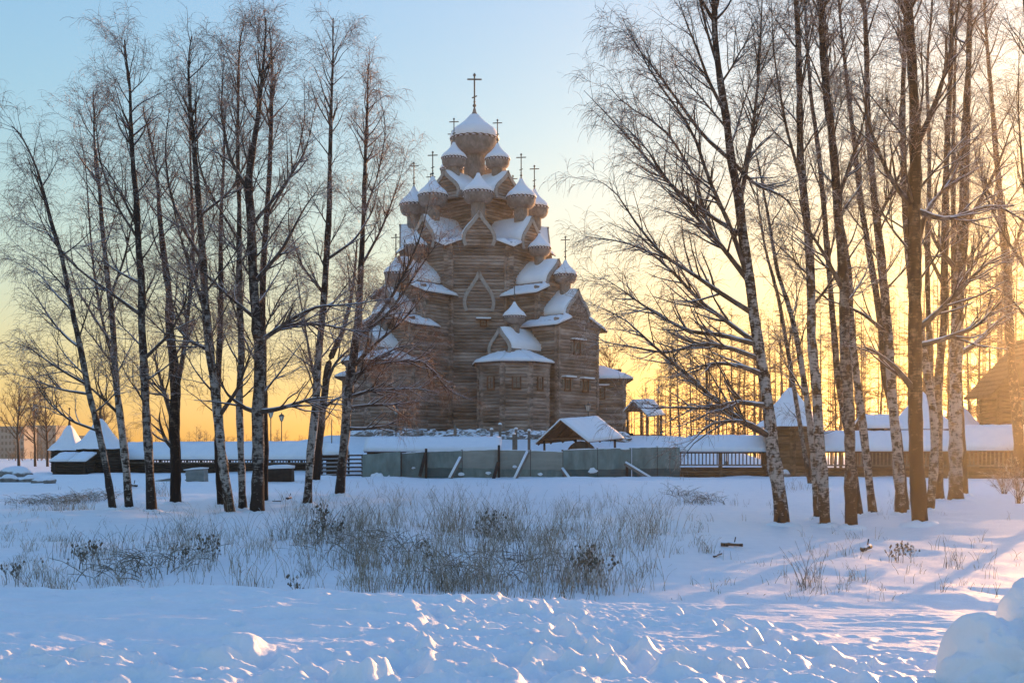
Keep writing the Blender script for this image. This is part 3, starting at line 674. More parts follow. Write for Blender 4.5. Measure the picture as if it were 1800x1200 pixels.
# corner tower (right)
def tower(pxc, Y, hw, zb, zw, prof, label, n=8, mt='logs_warm', fin=1.9, rot=0.4, sides=6):
    X = (pxc-900)/F*Y; root = empty('log_tower', (X, Y, zb), label, 'tower')
    pts = [(hw*math.cos(rot+6.28318*k/sides), hw*math.sin(rot+6.28318*k/sides)) for k in range(sides)]
    for k in range(sides):
        mb = MB(); z = -.2+(.13 if k % 2 else 0)
        while z < zw-zb: log_row(mb, pts[k], pts[(k+1) % sides], z, r=.145, ext=.22); z += .27
        mb.build('log_wall', M[mt], root)
    mb = MB(); p2 = [(p[0]*.93, p[1]*.93) for p in pts]; mb.add([(p[0], p[1], -.3) for p in p2]+[(p[0], p[1], zw-zb) for p in p2], [(k,(k+1)%sides,sides+(k+1)%sides,sides+k) for k in range(sides)]+[tuple(range(sides, 2*sides))]); mb.build('lining', M['board_dark'], root)
    tent((0, 0), n, hw, zw-zb, prof, root, rot+(math.pi/8 if n == 8 else 0)); finial((0, 0), zw-zb+prof[-1][1], fin, root); return root
tower(1389, 91.5, 1.75, 1.15, 5.35, [(2.75, 0), (1.85, .45), (1.55, 1.3), (.75, 2.1), (.1, 3.0)], 'log corner tower with a snowy tent roof between two gallery walls')
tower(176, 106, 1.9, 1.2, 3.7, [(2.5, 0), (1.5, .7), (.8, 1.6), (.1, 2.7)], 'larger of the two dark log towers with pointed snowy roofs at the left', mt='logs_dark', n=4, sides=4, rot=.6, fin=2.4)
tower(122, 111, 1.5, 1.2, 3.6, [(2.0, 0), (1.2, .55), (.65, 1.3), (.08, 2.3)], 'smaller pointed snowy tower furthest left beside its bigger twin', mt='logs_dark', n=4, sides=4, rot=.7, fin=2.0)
# lean-to in front of the left towers
def leanto():
    Y = 103; X = (128-900)/F*Y; root = empty('lean_to', (X, Y, 1.2), 'low dark log lean-to with two slabs of snow on its roof below the left towers', 'shed')
    pts = [(-1.2, -1.0), (1.5, -1.0), (1.5, 1.2), (-1.2, 1.2)]
    for k in range(4):
        mb = MB(); z = -.2
        while z < 1.25: log_row(mb, pts[k], pts[(k+1) % 4], z+(.13 if k % 2 else 0), r=.14, ext=.2); z += .26
        mb.build('log_wall', M['logs_dark'], root)
    for i in (0, 1):
        x0 = -1.5+1.65*i; e = [(x0, -1.5, 1.25), (x0+1.6, -1.5, 1.25), (x0+1.8, .6, 1.95), (x0+.2, .6, 1.95)]
        mb = MB(); mb.slab(e, .08); r = mb.build('roof', M['board_dark'], root); snow_blanket('snow_cover', e, .2, r, i)
leanto()
# ---------------------------------------------------------------- green hoarding with props
hoard = empty('green_hoarding', wpt(905, 92, 1.3), 'long grey green sheet hoarding propped with beams in front of the church', 'hoarding')
def HP(px, py, Y): p = P(px, py, Y); q = hoard.location; return (p[0]-q[0], p[1]-q[1], p[2]-q[2])
def sheet(name, c4, Y, mt, dy=0, th=.05, wob=.03, seed=0):
    rs = np.random.RandomState(seed); nx, nz = 8, 4; vs = []
    for s in (0, 1):
        for j in range(nz+1):
            for i in range(nx+1):
                u, v = i/nx, j/nz
                px = (c4[0][0]*(1-u)+c4[1][0]*u)*(1-v)+(c4[3][0]*(1-u)+c4[2][0]*u)*v; py = (c4[0][1]*(1-u)+c4[1][1]*u)*(1-v)+(c4[3][1]*(1-u)+c4[2][1]*u)*v
                p = HP(px, py, Y+dy+th*s); vs.append((p[0], p[1]+wob*math.sin(i*2.1+seed)*(1 if 0 < j < nz else .5), p[2]+(.02*math.sin(i*1.7+seed) if j in (0, nz) else 0)))
    m = (nx+1)*(nz+1); w = nx+1; fs = []
    for j in range(nz):
        for i in range(nx): a = j*w+i; fs += [(a, a+1, a+w+1, a+w), (m+a, m+a+w, m+a+w+1, m+a+1)]
    for i in range(nx): fs += [(i, m+i, m+i+1, i+1)]; a = nz*w+i; fs += [(a, a+1, m+a+1, m+a)]
    for j in range(nz): a = j*w; fs += [(a, a+w, m+a+w, m+a)]; a = j*w+nx; fs += [(a, m+a, m+a+w, a+w)]
    mb = MB(); mb.add(vs, fs); return mb.build(name, M[mt], hoard)
SH = [(637,704,799,793,845,838,'netting'), (705,749,797,794,838,840,'netting'), (750,812,794,792,840,840,'netting'), (813,876,792,790,840,842,'netting_pale'), (879,932,791,792,842,843,'netting_pale'), (933,989,792,794,843,844,'netting_pale'),
      (990,1050,791,789,843,843,'netting'), (1051,1110,789,787,843,842,'netting'), (1111,1155,787,786,842,841,'netting'), (1156,1195,786,786,841,841,'netting')]
for i, (x0, x1, t0, t1, b0, b1, mt) in enumerate(SH):
    m0 = b0-18; m1 = b1-18
    if i == 0: sheet('panel', [(x0,b0+3),(x1,b1+2),(x1,t1),(x0,t0)], 90.5, mt, seed=i)
    else:
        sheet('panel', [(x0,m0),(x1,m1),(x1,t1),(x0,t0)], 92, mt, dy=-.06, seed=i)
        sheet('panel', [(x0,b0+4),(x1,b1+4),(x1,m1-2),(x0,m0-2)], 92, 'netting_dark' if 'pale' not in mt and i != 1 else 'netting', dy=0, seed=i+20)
    if i:
        a, b = Vector(HP(x0, t0, 92)), Vector(HP(x1, t1, 92)); mb = MB()
        for k in range(5):
            p = a.lerp(b, k/5); q = a.lerp(b, (k+1)/5); h = .03+.05*rnd.random(); mb.hexa([(p.x,p.y-.09,p.z+.003),(q.x,q.y-.09,q.z+.003),(q.x,q.y+.07,q.z+.003),(p.x,p.y+.07,p.z+.003)], [(p.x,p.y-.06,p.z+h),(q.x,q.y-.06,q.z+h),(q.x,q.y+.05,q.z+h),(p.x,p.y+.05,p.z+h)])
        mb.build('snow_rim', M['snow_roof'], hoard)
for k_, (x, y, w, h) in enumerate(((1042,827,9,5),(858,831,5,3),(727,822,4,2),(810,833,6,3),(1098,788,10,2),(905,820,4,3),(950,833,5,3))):   # snow stuck to the sheets
    a_ = [6.2832*i/9 for i in range(9)]; f_ = [.7+.5*rnd.random() for _ in a_]; mb = MB(); r0_ = [HP(x+w*math.cos(t)*q, y+h*math.sin(t)*q, 91.86) for t, q in zip(a_, f_)]; r1_ = [HP(x+w*.6*math.cos(t)*q, y+h*.6*math.sin(t)*q, 91.80) for t, q in zip(a_, f_)]
    mb.add(r0_+r1_, [(i, (i+1)%9, 9+(i+1)%9, 9+i) for i in range(9)]+[tuple(range(9, 18))]); mb.build('snow_patch', M['snow_roof'], hoard)
for x, t, b in ((704,795,842),(749,788,842),(877,782,845),(932,790,846),(989,790,846),(1102,815,845),(812,790,842),(1050,787,845),(1155,784,845)):
    mb = MB(); y = 91.72 if x in (704, 749, 877, 1102) else 92.25; mb.beam(HP(x, b, y), HP(x, t, y), .19); mb.build('post', M['board_dark'], hoard)
for (x0, y0, x1, y1, sn) in ((702,806,684,841,1),(811,805,792,841,1),(929,795,905,845,1),(987,825,1003,847,1),(1098,815,1146,844,1),(748,796,738,836,0),(876,812,867,843,0)):
    a = Vector(HP(x0, y0, 91.5)); b = Vector(HP(x1, y1, 90.6)); mb = MB(); mb.beam(a, b, .2); o = mb.build('prop', M['board'] if sn else M['board_dark'], hoard)
    if sn:
        d = (b-a).normalized(); u = d.cross(Vector((0,0,1))).normalized(); v = u.cross(d); v = v if v.z > 0 else -v; mb = MB()
        off = v*.17; mb.beam(a+off, b+off, .25, .17, 8); mb.build('snow_cover', M['snow_roof'], o, smooth=True)
o = snow_heap(663, 845, 89.5, .6, .5, .5, 5, 'small snow covered lump in front of the left end of the hoarding')
# yard gate of rails at the left end of the hoarding
def gate(px0, px1, Y, t, b, label):
    X0 = (px0-900)/F*Y; X1 = (px1-900)/F*Y; z1 = EYE-(t-HZ)/F*Y; z0 = EYE-(b-HZ)/F*Y; w = X1-X0; h = z1-z0
    root = empty('rail_gate', (X0, Y, z0), label, 'gate')
    for x in (0, w*.36, w*.66, w): mb = MB(); mb.beam((x, 0, -.3), (x, 0, h+.05), .15); mb.build('post', M['board_dark'], root)
    for k in range(6):
        mb = MB(); z = .12+(h-.2)*k/5; mb.beam((-.05, -.1, z), (w+.05, -.1, z+.04), .05, .13); r = mb.build('rail', M['board_dark'], root)
        mb = MB(); mb.hexa([(0,-.125,z+.068),(w,-.125,z+.108),(w,-.06,z+.108),(0,-.06,z+.068)], [(0,-.12,z+.1),(w,-.12,z+.14),(w,-.07,z+.14),(0,-.07,z+.1)]); mb.build('snow_rim', M['snow_roof'], r)
    mb = MB(); mb.beam((w*.37, -.16, .15), (w*.65, -.16, h-.1), .1); mb.build('brace', M['board_dark'], root)
gate(566, 637, 95, 799, 838, 'dark rail gate with snow on its rails between gallery wall and hoarding')
# ---------------------------------------------------------------- sheds and shelters
def gable_shed(px0, px1, Y, yr, ye, dy, label, name='low_shed', mt='logs_dark', zb=None, ridge_t=.5, side='camera', snow=.3, walls=True):
    """ridge runs left-right; yr, ye = pixel rows of ridge and front eave"""
    X0 = (px0-900)/F*Y; X1 = (px1-900)/F*Y; zr = EYE-(yr-HZ)/F*(Y+dy); ze = EYE-(ye-HZ)/F*Y; g = gz((X0+X1)/2, Y) if zb is None else zb
    root = empty(name, (X0, Y, g), label, 'shed'); w = X1-X0
    ze -= g; zr -= g
    if walls:
        mb = MB(); z = 0
        while z < ze-.05: log_row(mb, (.3, .4), (w-.3, .4), z, r=.13, ext=.1); log_row(mb, (.3, 2*dy-.4), (w-.3, 2*dy-.4), z, r=.13, ext=.1); z += .25
        mb.build('log_wall', M[mt], root)
        for x in (.3, w-.3): mb = MB(); mb.add([(x,.4,-.2),(x,2*dy-.4,-.2),(x,2*dy-.4,ze),(x,dy,zr-.1),(x,.4,ze),(x+.12,.4,-.2),(x+.12,2*dy-.4,-.2),(x+.12,2*dy-.4,ze),(x+.12,dy,zr-.1),(x+.12,.4,ze)], [(0,1,2,3,4),(9,8,7,6,5),(0,5,6,1),(1,6,7,2),(2,7,8,3),(3,8,9,4),(4,9,5,0)]); mb.build('gable_wall', M['red_wood'], root)
    for s in (0, 1):
        y0 = 0 if s == 0 else 2*dy; e = [(0, y0, ze), (w, y0, ze), (w, dy, zr), (0, dy, zr)]
        mb = MB(); mb.slab(e, .1); r = mb.build('roof', M['board_dark'], root); snow_blanket('snow_cover', e, snow, r, int(px0)+s, over=.12)
    return root
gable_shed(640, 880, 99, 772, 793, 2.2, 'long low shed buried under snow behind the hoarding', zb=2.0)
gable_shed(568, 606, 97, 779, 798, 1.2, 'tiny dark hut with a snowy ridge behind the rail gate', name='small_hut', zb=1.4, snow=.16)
def open_shelter():
    Y = 104; root = empty('open_shelter', wpt(1015, Y, 2.6), 'open sided shelter with a big snowy gable roof behind the hoarding', 'shelter')
    g = root.location
    def L(px, py, Yy): p = P(px, py, Yy); return (p[0]-g[0], p[1]-g[1], p[2]-g[2])
    # ridge from front-left to back-right
    r0 = L(985, 738, 102.5); r1 = L(1050, 733, 108.5); e0 = L(1033, 776, 101); e1 = L(1095, 769, 107); f0 = L(942, 779, 104); f1 = L(1012, 772, 110)
    for q, s in (([e0, e1, r1, r0], 1), ([f1, f0, r0, r1], 2)):
        mb = MB(); mb.slab(q, .1); r = mb.build('roof', M['red_wood'], root); snow_blanket('snow_cover', q, .18, r, s, over=.1)
    v = lambda a, b, t: tuple(a[i]+(b[i]-a[i])*t for i in range(3))
    dn = lambda p, h: (p[0], p[1], p[2]-h)
    for a in (.05, .35, .65, .95):
        for (x0, x1) in ((e0, e1), (f0, f1)):
            mb = MB(); mb.beam(dn(v(r0, r1, a), .18), dn(v(x0, x1, a), .16), .12, .14); mb.build('rafter', M['red_wood'], root)
        mb = MB(); mb.beam(dn(v(v(r0, r1, a), v(e0, e1, a), .75), .2), dn(v(v(r0, r1, a), v(f0, f1, a), .75), .2), .12, .16); mb.build('tie_beam', M['red_wood'], root)
    for a in (.1, .9):
        for (x0, x1) in ((e0, e1), (f0, f1)):
            p = dn(v(v(r0, r1, a), v(x0, x1, a), .82), .15); mb = MB(); mb.beam((p[0], p[1], -1.0), p, .2); mb.build('post', M['board_dark'], root)
    # the dark drum stored inside
    p = P(1021, 790, 104.6); q = P(1024, 790, 107.2); X0, X1 = p[0], q[0]; dr = empty('dark_drum', (X0, p[1], 2.7), 'big dark round drum lying on its side under the open shelter', 'drum')
    mb = MB(); mb.beam((0, 0, .25), (X1-X0, 2.6, .25), 2.6, 2.6, 24); mb.build('barrel', M['iron'], dr)
    for t in (.06, .94):
        mb = MB(); c = Vector((0,0,.25)).lerp(Vector((X1-X0, 2.6, .25)), t); mb.beam(c-Vector((0,.06,0)), c+Vector((0,.06,0)), 2.72, 2.72, 24); mb.build('hoop', M['board_dark'], dr)
open_shelter()
def well_pavilion():
    Y = 120; g = wpt(1138, Y, 4.2); root = empty('well_pavilion', g, 'small posts-and-roof pavilion with a snowy gable roof right of the church', 'pavilion')
    def L(px, py, Yy): p = P(px, py, Yy); return (p[0]-g[0], p[1]-g[1], p[2]-g[2])
    r0 = L(1113, 704, 119); r1 = L(1148, 703, 123); e0 = L(1138, 731, 118); e1 = L(1168, 728, 122); f0 = L(1097, 722, 120); f1 = L(1128, 722, 124)
    for q, s in (([e0, e1, r1, r0], 1), ([f1, f0, r0, r1], 2)):
        mb = MB(); mb.slab(q, .1); r = mb.build('roof', M['red_wood'], root); snow_blanket('snow_cover', q, .18, r, s)
    for (a, b) in ((e0, e1), (f0, f1)):
        for t in (.12, .88):
            p = tuple((a[i]+(b[i]-a[i])*t)*.86+((r0[i]+(r1[i]-r0[i])*t))*.14 for i in range(3)); mb = MB(); mb.beam((p[0], p[1], -.6), (p[0], p[1], p[2]-.1), .24); mb.build('post', M['red_wood'], root)
    mb = MB(); mb.beam((-1.6, -.9, .9), (1.7, .3, .9), .14); mb.beam((-1.6, -.9, .45), (1.7, .3, .45), .12); mb.build('railing', M['red_wood'], root)
    for s in range(7): mb = MB(); x = -2.6+.0*s; mb.box(-2.7+s*.05, -1.8+s*.05, -1.9+s*.3, -1.62+s*.3, -.5, -.3+s*.24); mb.build('step', M['board_dark'], root)
    mb = MB(); mb.beam((-2.9, -1.9, .4), (-2.4, .3, 2.1), .14); mb.build('handrail', M['red_wood'], root)
well_pavilion()
# ---------------------------------------------------------------- lamps, posts, boulders
def lamp(px, Y, ytop, label, glass='lamp_glass', h=None):
    X = (px-900)/F*Y; zt = EYE-(ytop-HZ)/F*Y; zb = gz(X, Y)-.1; root = empty('street_lamp', (X, Y, zb), label, 'street lamp', 'old style lamps round the churchyard'); H = zt-zb
    mb = MB(); mb.lathe((0,0,0), [(.11,0),(.11,.5),(.055,.6),(.05,H-1.0),(.09,H-.98),(.09,H-.9)], 8); mb.build('pole', M['iron'], root, smooth=True)
    mb = MB(); mb.lathe((0,0,H-.9), [(.13,0),(.28,.52)], 6); lt = mb.build('lantern', M[glass], root)
    mb = MB()
    for i in range(6): a = 6.2832*i/6; mb.beam((.135*math.cos(a), .135*math.sin(a), H-.9), (.285*math.cos(a), .285*math.sin(a), H-.38), .03)
    mb.build('glazing_bar', M['iron'], lt)
    mb = MB(); mb.lathe((0,0,H-.38), [(.34,0),(.20,.16),(.06,.24),(.05,.38)], 6); mb.build('hood', M['iron'], root)
lamp(476, 118, 718, 'left one of two street lamps above the gallery wall roof'); lamp(495, 125, 725, 'right one of two street lamps above the gallery wall roof')
lamp(696, 108, 711, 'street lamp in front of the left church wall'); lamp(1034, 111, 706, 'street lamp with a pale lantern before the right arm of the church')
lamp(1277, 105, 711, 'street lamp among the larch trunks right of the pavilion')
for i, (px, y0, y1, Y) in enumerate(((879,744,778,108),(864,753,772,111),(907,752,781,107),(903,761,790,104),(930,755,786,105))):
    X = (px-900)/F*Y; zt = EYE-(y0-HZ)/F*Y; zb = gz(X, Y)-.2
    nm = ['tallest weathered timber post with a snow cap in front of the apse', 'shortest snow capped post at the far left of the post group', 'rear snow capped post in the middle of the post group', 'front snow capped post nearest the hoarding', 'rightmost snow capped post beside the open shelter']
    root = empty('grave_post', (X, Y, zb), nm[i], 'post', 'snow capped posts before the church'); h = zt-zb
    mb = MB(); mb.beam((0,0,0), (0,0,h-.12), .26); mb.build('shaft', M['board'], root); mb = MB(); mb.lathe((0,0,h-.12), [(.19,0),(.17,.12),(.05,.2)], 8); mb.build('snow_cap', M['snow_roof'], root, smooth=True)
def thin_pole(px, Y, y0, label, r=.04):
    X = (px-900)/F*Y; zb = gz(X, Y)-.1; zt = EYE-(y0-HZ)/F*Y; mb = MB(); mb.lathe((0,0,0), [(r*1.3,0),(r,zt-zb),(r*.3,zt-zb+.05)], 6); o = mb.build('thin_pole', M['board']); o.location = (X, Y, zb); tag(o, label, 'pole')
thin_pole(715, 109, 741, 'thin bare pole beside the lamp at the left church wall')
thin_pole(583, 98, 738, 'thin pole rising above the tiny hut by the gate')
thin_pole(800, 112, 748, 'short thick post against the dark lower church wall', .14)
def boulder(px, py, s, label, mtn='stone', sq=(1,1,.8)):
    Y = float(np.interp(-py, [-917,-889,-874,-860,-846,-838,-830], [36,48,55,65,80,90,98])); X = (px-900)/F*Y; r = s/F*Y; z = gz(X, Y)
    V = []; n, m = 14, 9
    for j in range(m+1):
        ph = math.pi*(j/m-.5)
        for i in range(n): a = 6.28318*i/n; V.append((math.cos(a)*math.cos(ph), math.sin(a)*math.cos(ph), math.sin(ph)))
    V = np.array(V); k = 1+.5*fbm(V[:,0]*1.3+px, V[:,1]*1.3+V[:,2], 7, 3); V = V*k[:,None]*np.array([sq[0]*r, sq[1]*r, sq[2]*r])
    i = np.arange((m+1)*n).reshape(m+1, n); i2 = np.roll(i, -1, 1); q = np.stack([i[:-1], i2[:-1], i2[1:], i[1:]], -1).reshape(-1, 4)
    o = np_mesh('boulder', V, [q], M[mtn], loc=(X, Y, z+r*.25)); tag(o, label, 'boulder'); return o
boulder(1381, 838, 11, 'snow capped boulder at the foot of the corner tower'); boulder(1482, 836, 15, 'snow capped boulder before the gallery, between the birch trunks')
boulder(1593, 838, 10, 'low snow capped boulder behind the thick dark trunk'); boulder(1738, 836, 11, 'round snow topped boulder before the gallery near the right edge')
boulder(1560, 830, 6, 'small snow capped stone beside the gallery wall')
for i, (px, py, s) in enumerate(((30, 840, 22), (52, 846, 13), (14, 846, 14), (68, 850, 9), (40, 833, 10), (88, 851, 8))):
    boulder(px, py, s, ['biggest grey block of the snowy rubble heap at the far left', 'middle block right of the biggest in the far left rubble heap', 'block at the very left edge of the rubble heap', 'low block toward the right of the far left rubble heap', 'topmost block of the far left rubble heap', 'rightmost small block of the far left rubble heap'][i], sq=(1.3,1,.75))
# wrapped crate and open box by the gallery
def crate(px0, px1, py0, py1, Y, label, mt, name, cat, skew=.1, snow=.12):
    X0 = (px0-900)/F*Y; X1 = (px1-900)/F*Y; zt = EYE-(py0-HZ)/F*Y; zb = EYE-(py1-HZ)/F*Y-.15; w = X1-X0; h = zt-zb
    root = empty(name, (X0, Y, zb), label, cat); mb = MB(); d = 1.3
    mb.hexa([(.05,0,0),(w-.02,.1,0),(w,d,0),(0,d,0)], [(0,-.05,h-skew),(w,0,h),(w-.05,d,h),(.05,d,h-skew)]); mb.build('body', M[mt], root, bevel=.04)
    for f in (.33, .66): mb = MB(); mb.beam((-.02,-.05,h*f), (w+.02,.03,h*f), .05, .07); mb.build('batten', M[mt], root)
    e = [(-.06,-.12,h-skew+.01),(w+.06,-.06,h+.01),(w,d,h+.01),(0,d,h-skew+.01)]; snow_blanket('snow_cover', e, snow, root, int(px0))
crate(326, 358, 824, 849, 78, 'grey wrapped crate with a little snow between birch trunks', 'tarp', 'wrapped_crate', 'crate')
crate(274, 302, 840, 851, 78, 'low grey tarpaulin covered pile behind the birches', 'tarp', 'covered_pile', 'tarp', .2, .05)
crate(466, 512, 823, 846, 80, 'dark wooden bin with snow on its lid right of the thickest birch', 'board_dark', 'dark_bin', 'bin', .05, .25)
def stick(px0, py0, px1, py1, label, r=.05, name='fallen_log'):
    def gp(px, py):
        Y = float(np.interp(-py, [-1045,-1003,-962,-917,-889,-874,-860,-846], [20,24,29,36,48,55,65,80])); X = (px-900)/F*Y; return Vector((X, Y, gz(X, Y)))
    a, b = gp(px0, py0), gp(px1, py1); a.z += r*1.2; b.z += r*1.5; c = (a+b)/2; root = empty(name, c, label, 'log')
    mb = MB(); mb.beam(a-c, (b-a)*.35+a-c, r*2.0, r*2.0, 8); mb.beam((b-a)*.34+a-c+Vector((0,0,.01)), b-c, r*1.7, r*1.7, 8); mb.build('wood', M['branch'], root, smooth=True)
    mb = MB(); m_ = a.lerp(b, .6)-c; mb.beam(m_, m_+Vector((.05, .05, r*3)), r*.5, r*.5, 5); mb.build('branch_stub', M['branch'], root)
stick(1267, 966, 1306, 967, 'dark fallen branch lying on the snow slope right of centre', .06); stick(1516, 970, 1530, 967, 'short dark stub of wood on the snow below the right birches', .07)
stick(462, 880, 494, 882, 'thin stick lying on snow beside the thickest left birch', .03); stick(505, 880, 511, 878, 'little dark stump in the snow left of the thin birch', .07)
stick(228, 856, 240, 857, 'dark lump of wood behind the second birch from the left', .10)
stick(1255, 985, 1268, 982, 'smallest dark twig below the fallen branch on the slope', .03)
# ---------------------------------------------------------------- trees
def tubes(C, Rr, k=4, twist=0):
    """C (N,S,3) centre lines, Rr (N,S) radii -> verts, quads"""
    Nn, S, _ = C.shape
    T = np.gradient(C, axis=1); T /= np.linalg.norm(T, axis=2, keepdims=True)+1e-9
    ref = np.zeros_like(T); ref[..., 2] = 1; par = np.abs(T[..., 2]) > .95; ref[par] = (1, 0, 0)
    U = np.cross(T, ref); U /= np.linalg.norm(U, axis=2, keepdims=True)+1e-9; Vv = np.cross(U, T)
    a = np.arange(k)*2*math.pi/k+twist
    V = C[:, :, None, :]+Rr[:, :, None, None]*(U[:, :, None, :]*np.cos(a)[None, None, :, None]+Vv[:, :, None, :]*np.sin(a)[None, None, :, None])
    i = np.arange(Nn*S*k).reshape(Nn, S, k); j = np.roll(i, -1, 2)
    q = np.stack([i[:, :-1], j[:, :-1], j[:, 1:], i[:, 1:]], -1).reshape(-1, 4)
    return V.reshape(-1, 3), q
def ribbons(C, Rr, rs):
    Nn, S, _ = C.shape
    T = np.gradient(C, axis=1); T /= np.linalg.norm(T, axis=2, keepdims=True)+1e-9
    w = rs.randn(Nn, 1, 3); w[..., 2] *= .3; U = np.cross(T, w); U /= np.linalg.norm(U, axis=2, keepdims=True)+1e-9
    V = np.stack([C-U*Rr[..., None], C+U*Rr[..., None]], 2)
    i = np.arange(Nn*S*2).reshape(Nn, S, 2); q = np.stack([i[:, :-1, 0], i[:, :-1, 1], i[:, 1:, 1], i[:, 1:, 0]], -1).reshape(-1, 4)
    return V.reshape(-1, 3), q
def resample(pts, rad, n):
    pts = np.array(pts, float); d = np.r_[0, np.cumsum(np.linalg.norm(np.diff(pts, axis=0), axis=1))]; t = np.linspace(0, d[-1], n)
    # smooth (Catmull-like) resampling by averaging linear interpolation over a window
    f = lambda tt: np.stack([np.interp(tt, d, pts[:, i]) for i in range(3)], -1)
    w = d[-1]/len(pts)*.35; C = (f(np.clip(t-w, 0, d[-1]))+f(t)*2+f(np.clip(t+w, 0, d[-1])))/4; C[0] = pts[0]; C[-1] = pts[-1]
    return C, np.interp(t/d[-1], np.linspace(0, 1, len(rad)), rad)
def sprout(C, Rr, n, t0, t1, ang, L, S, rs, up=0, jit=.12, rmul=.6, rmin=.004, tip=.3, lenfall=.5, flat=0, outw=None, rabs=None):
    """n children from the curves; returns (n,S,3),(n,S)"""
    Nn, Sp, _ = C.shape
    seg = np.linalg.norm(np.diff(C, axis=1), axis=2).sum(1); p = seg/seg.sum(); pi = rs.choice(Nn, n, p=p)
    t = t0+(t1-t0)*rs.rand(n); f = t*(Sp-1); i = np.minimum(f.astype(int), Sp-2); fr = (f-i)[:, None]
    pos = C[pi, i]*(1-fr)+C[pi, i+1]*fr; tan = C[pi, i+1]-C[pi, i]; tan /= np.linalg.norm(tan, axis=1, keepdims=True)+1e-9
    pr = Rr[pi, i]*(1-fr[:, 0])+Rr[pi, i+1]*fr[:, 0]
    w = rs.randn(n, 3)
    if flat: w[:, 2] *= (1-flat)
    perp = w-(w*tan).sum(1, keepdims=True)*tan; perp /= np.linalg.norm(perp, axis=1, keepdims=True)+1e-9
    a = ang*(.75+.5*rs.rand(n))[:, None]; d = tan*np.cos(a)+perp*np.sin(a)
    Ln = L*(.55+.7*rs.rand(n))*(1-lenfall*t); st = (Ln/(S-1))[:, None]
    out = np.zeros((n, S, 3)); out[:, 0] = pos
    for s in range(1, S):
        d = d+rs.randn(n, 3)*jit; d[:, 2] += up*(s/(S-1) if up < 0 else 1); d /= np.linalg.norm(d, axis=1, keepdims=True)
        out[:, s] = out[:, s-1]+d*st
    r0 = np.clip(pr*rmul, rmin, None) if rabs is None else np.full(n, rabs)*(.7+.6*rs.rand(n))
    rr = r0[:, None]*np.linspace(1, tip, S)[None, :]
    return out, np.maximum(rr, .0025)
TRI = [0]
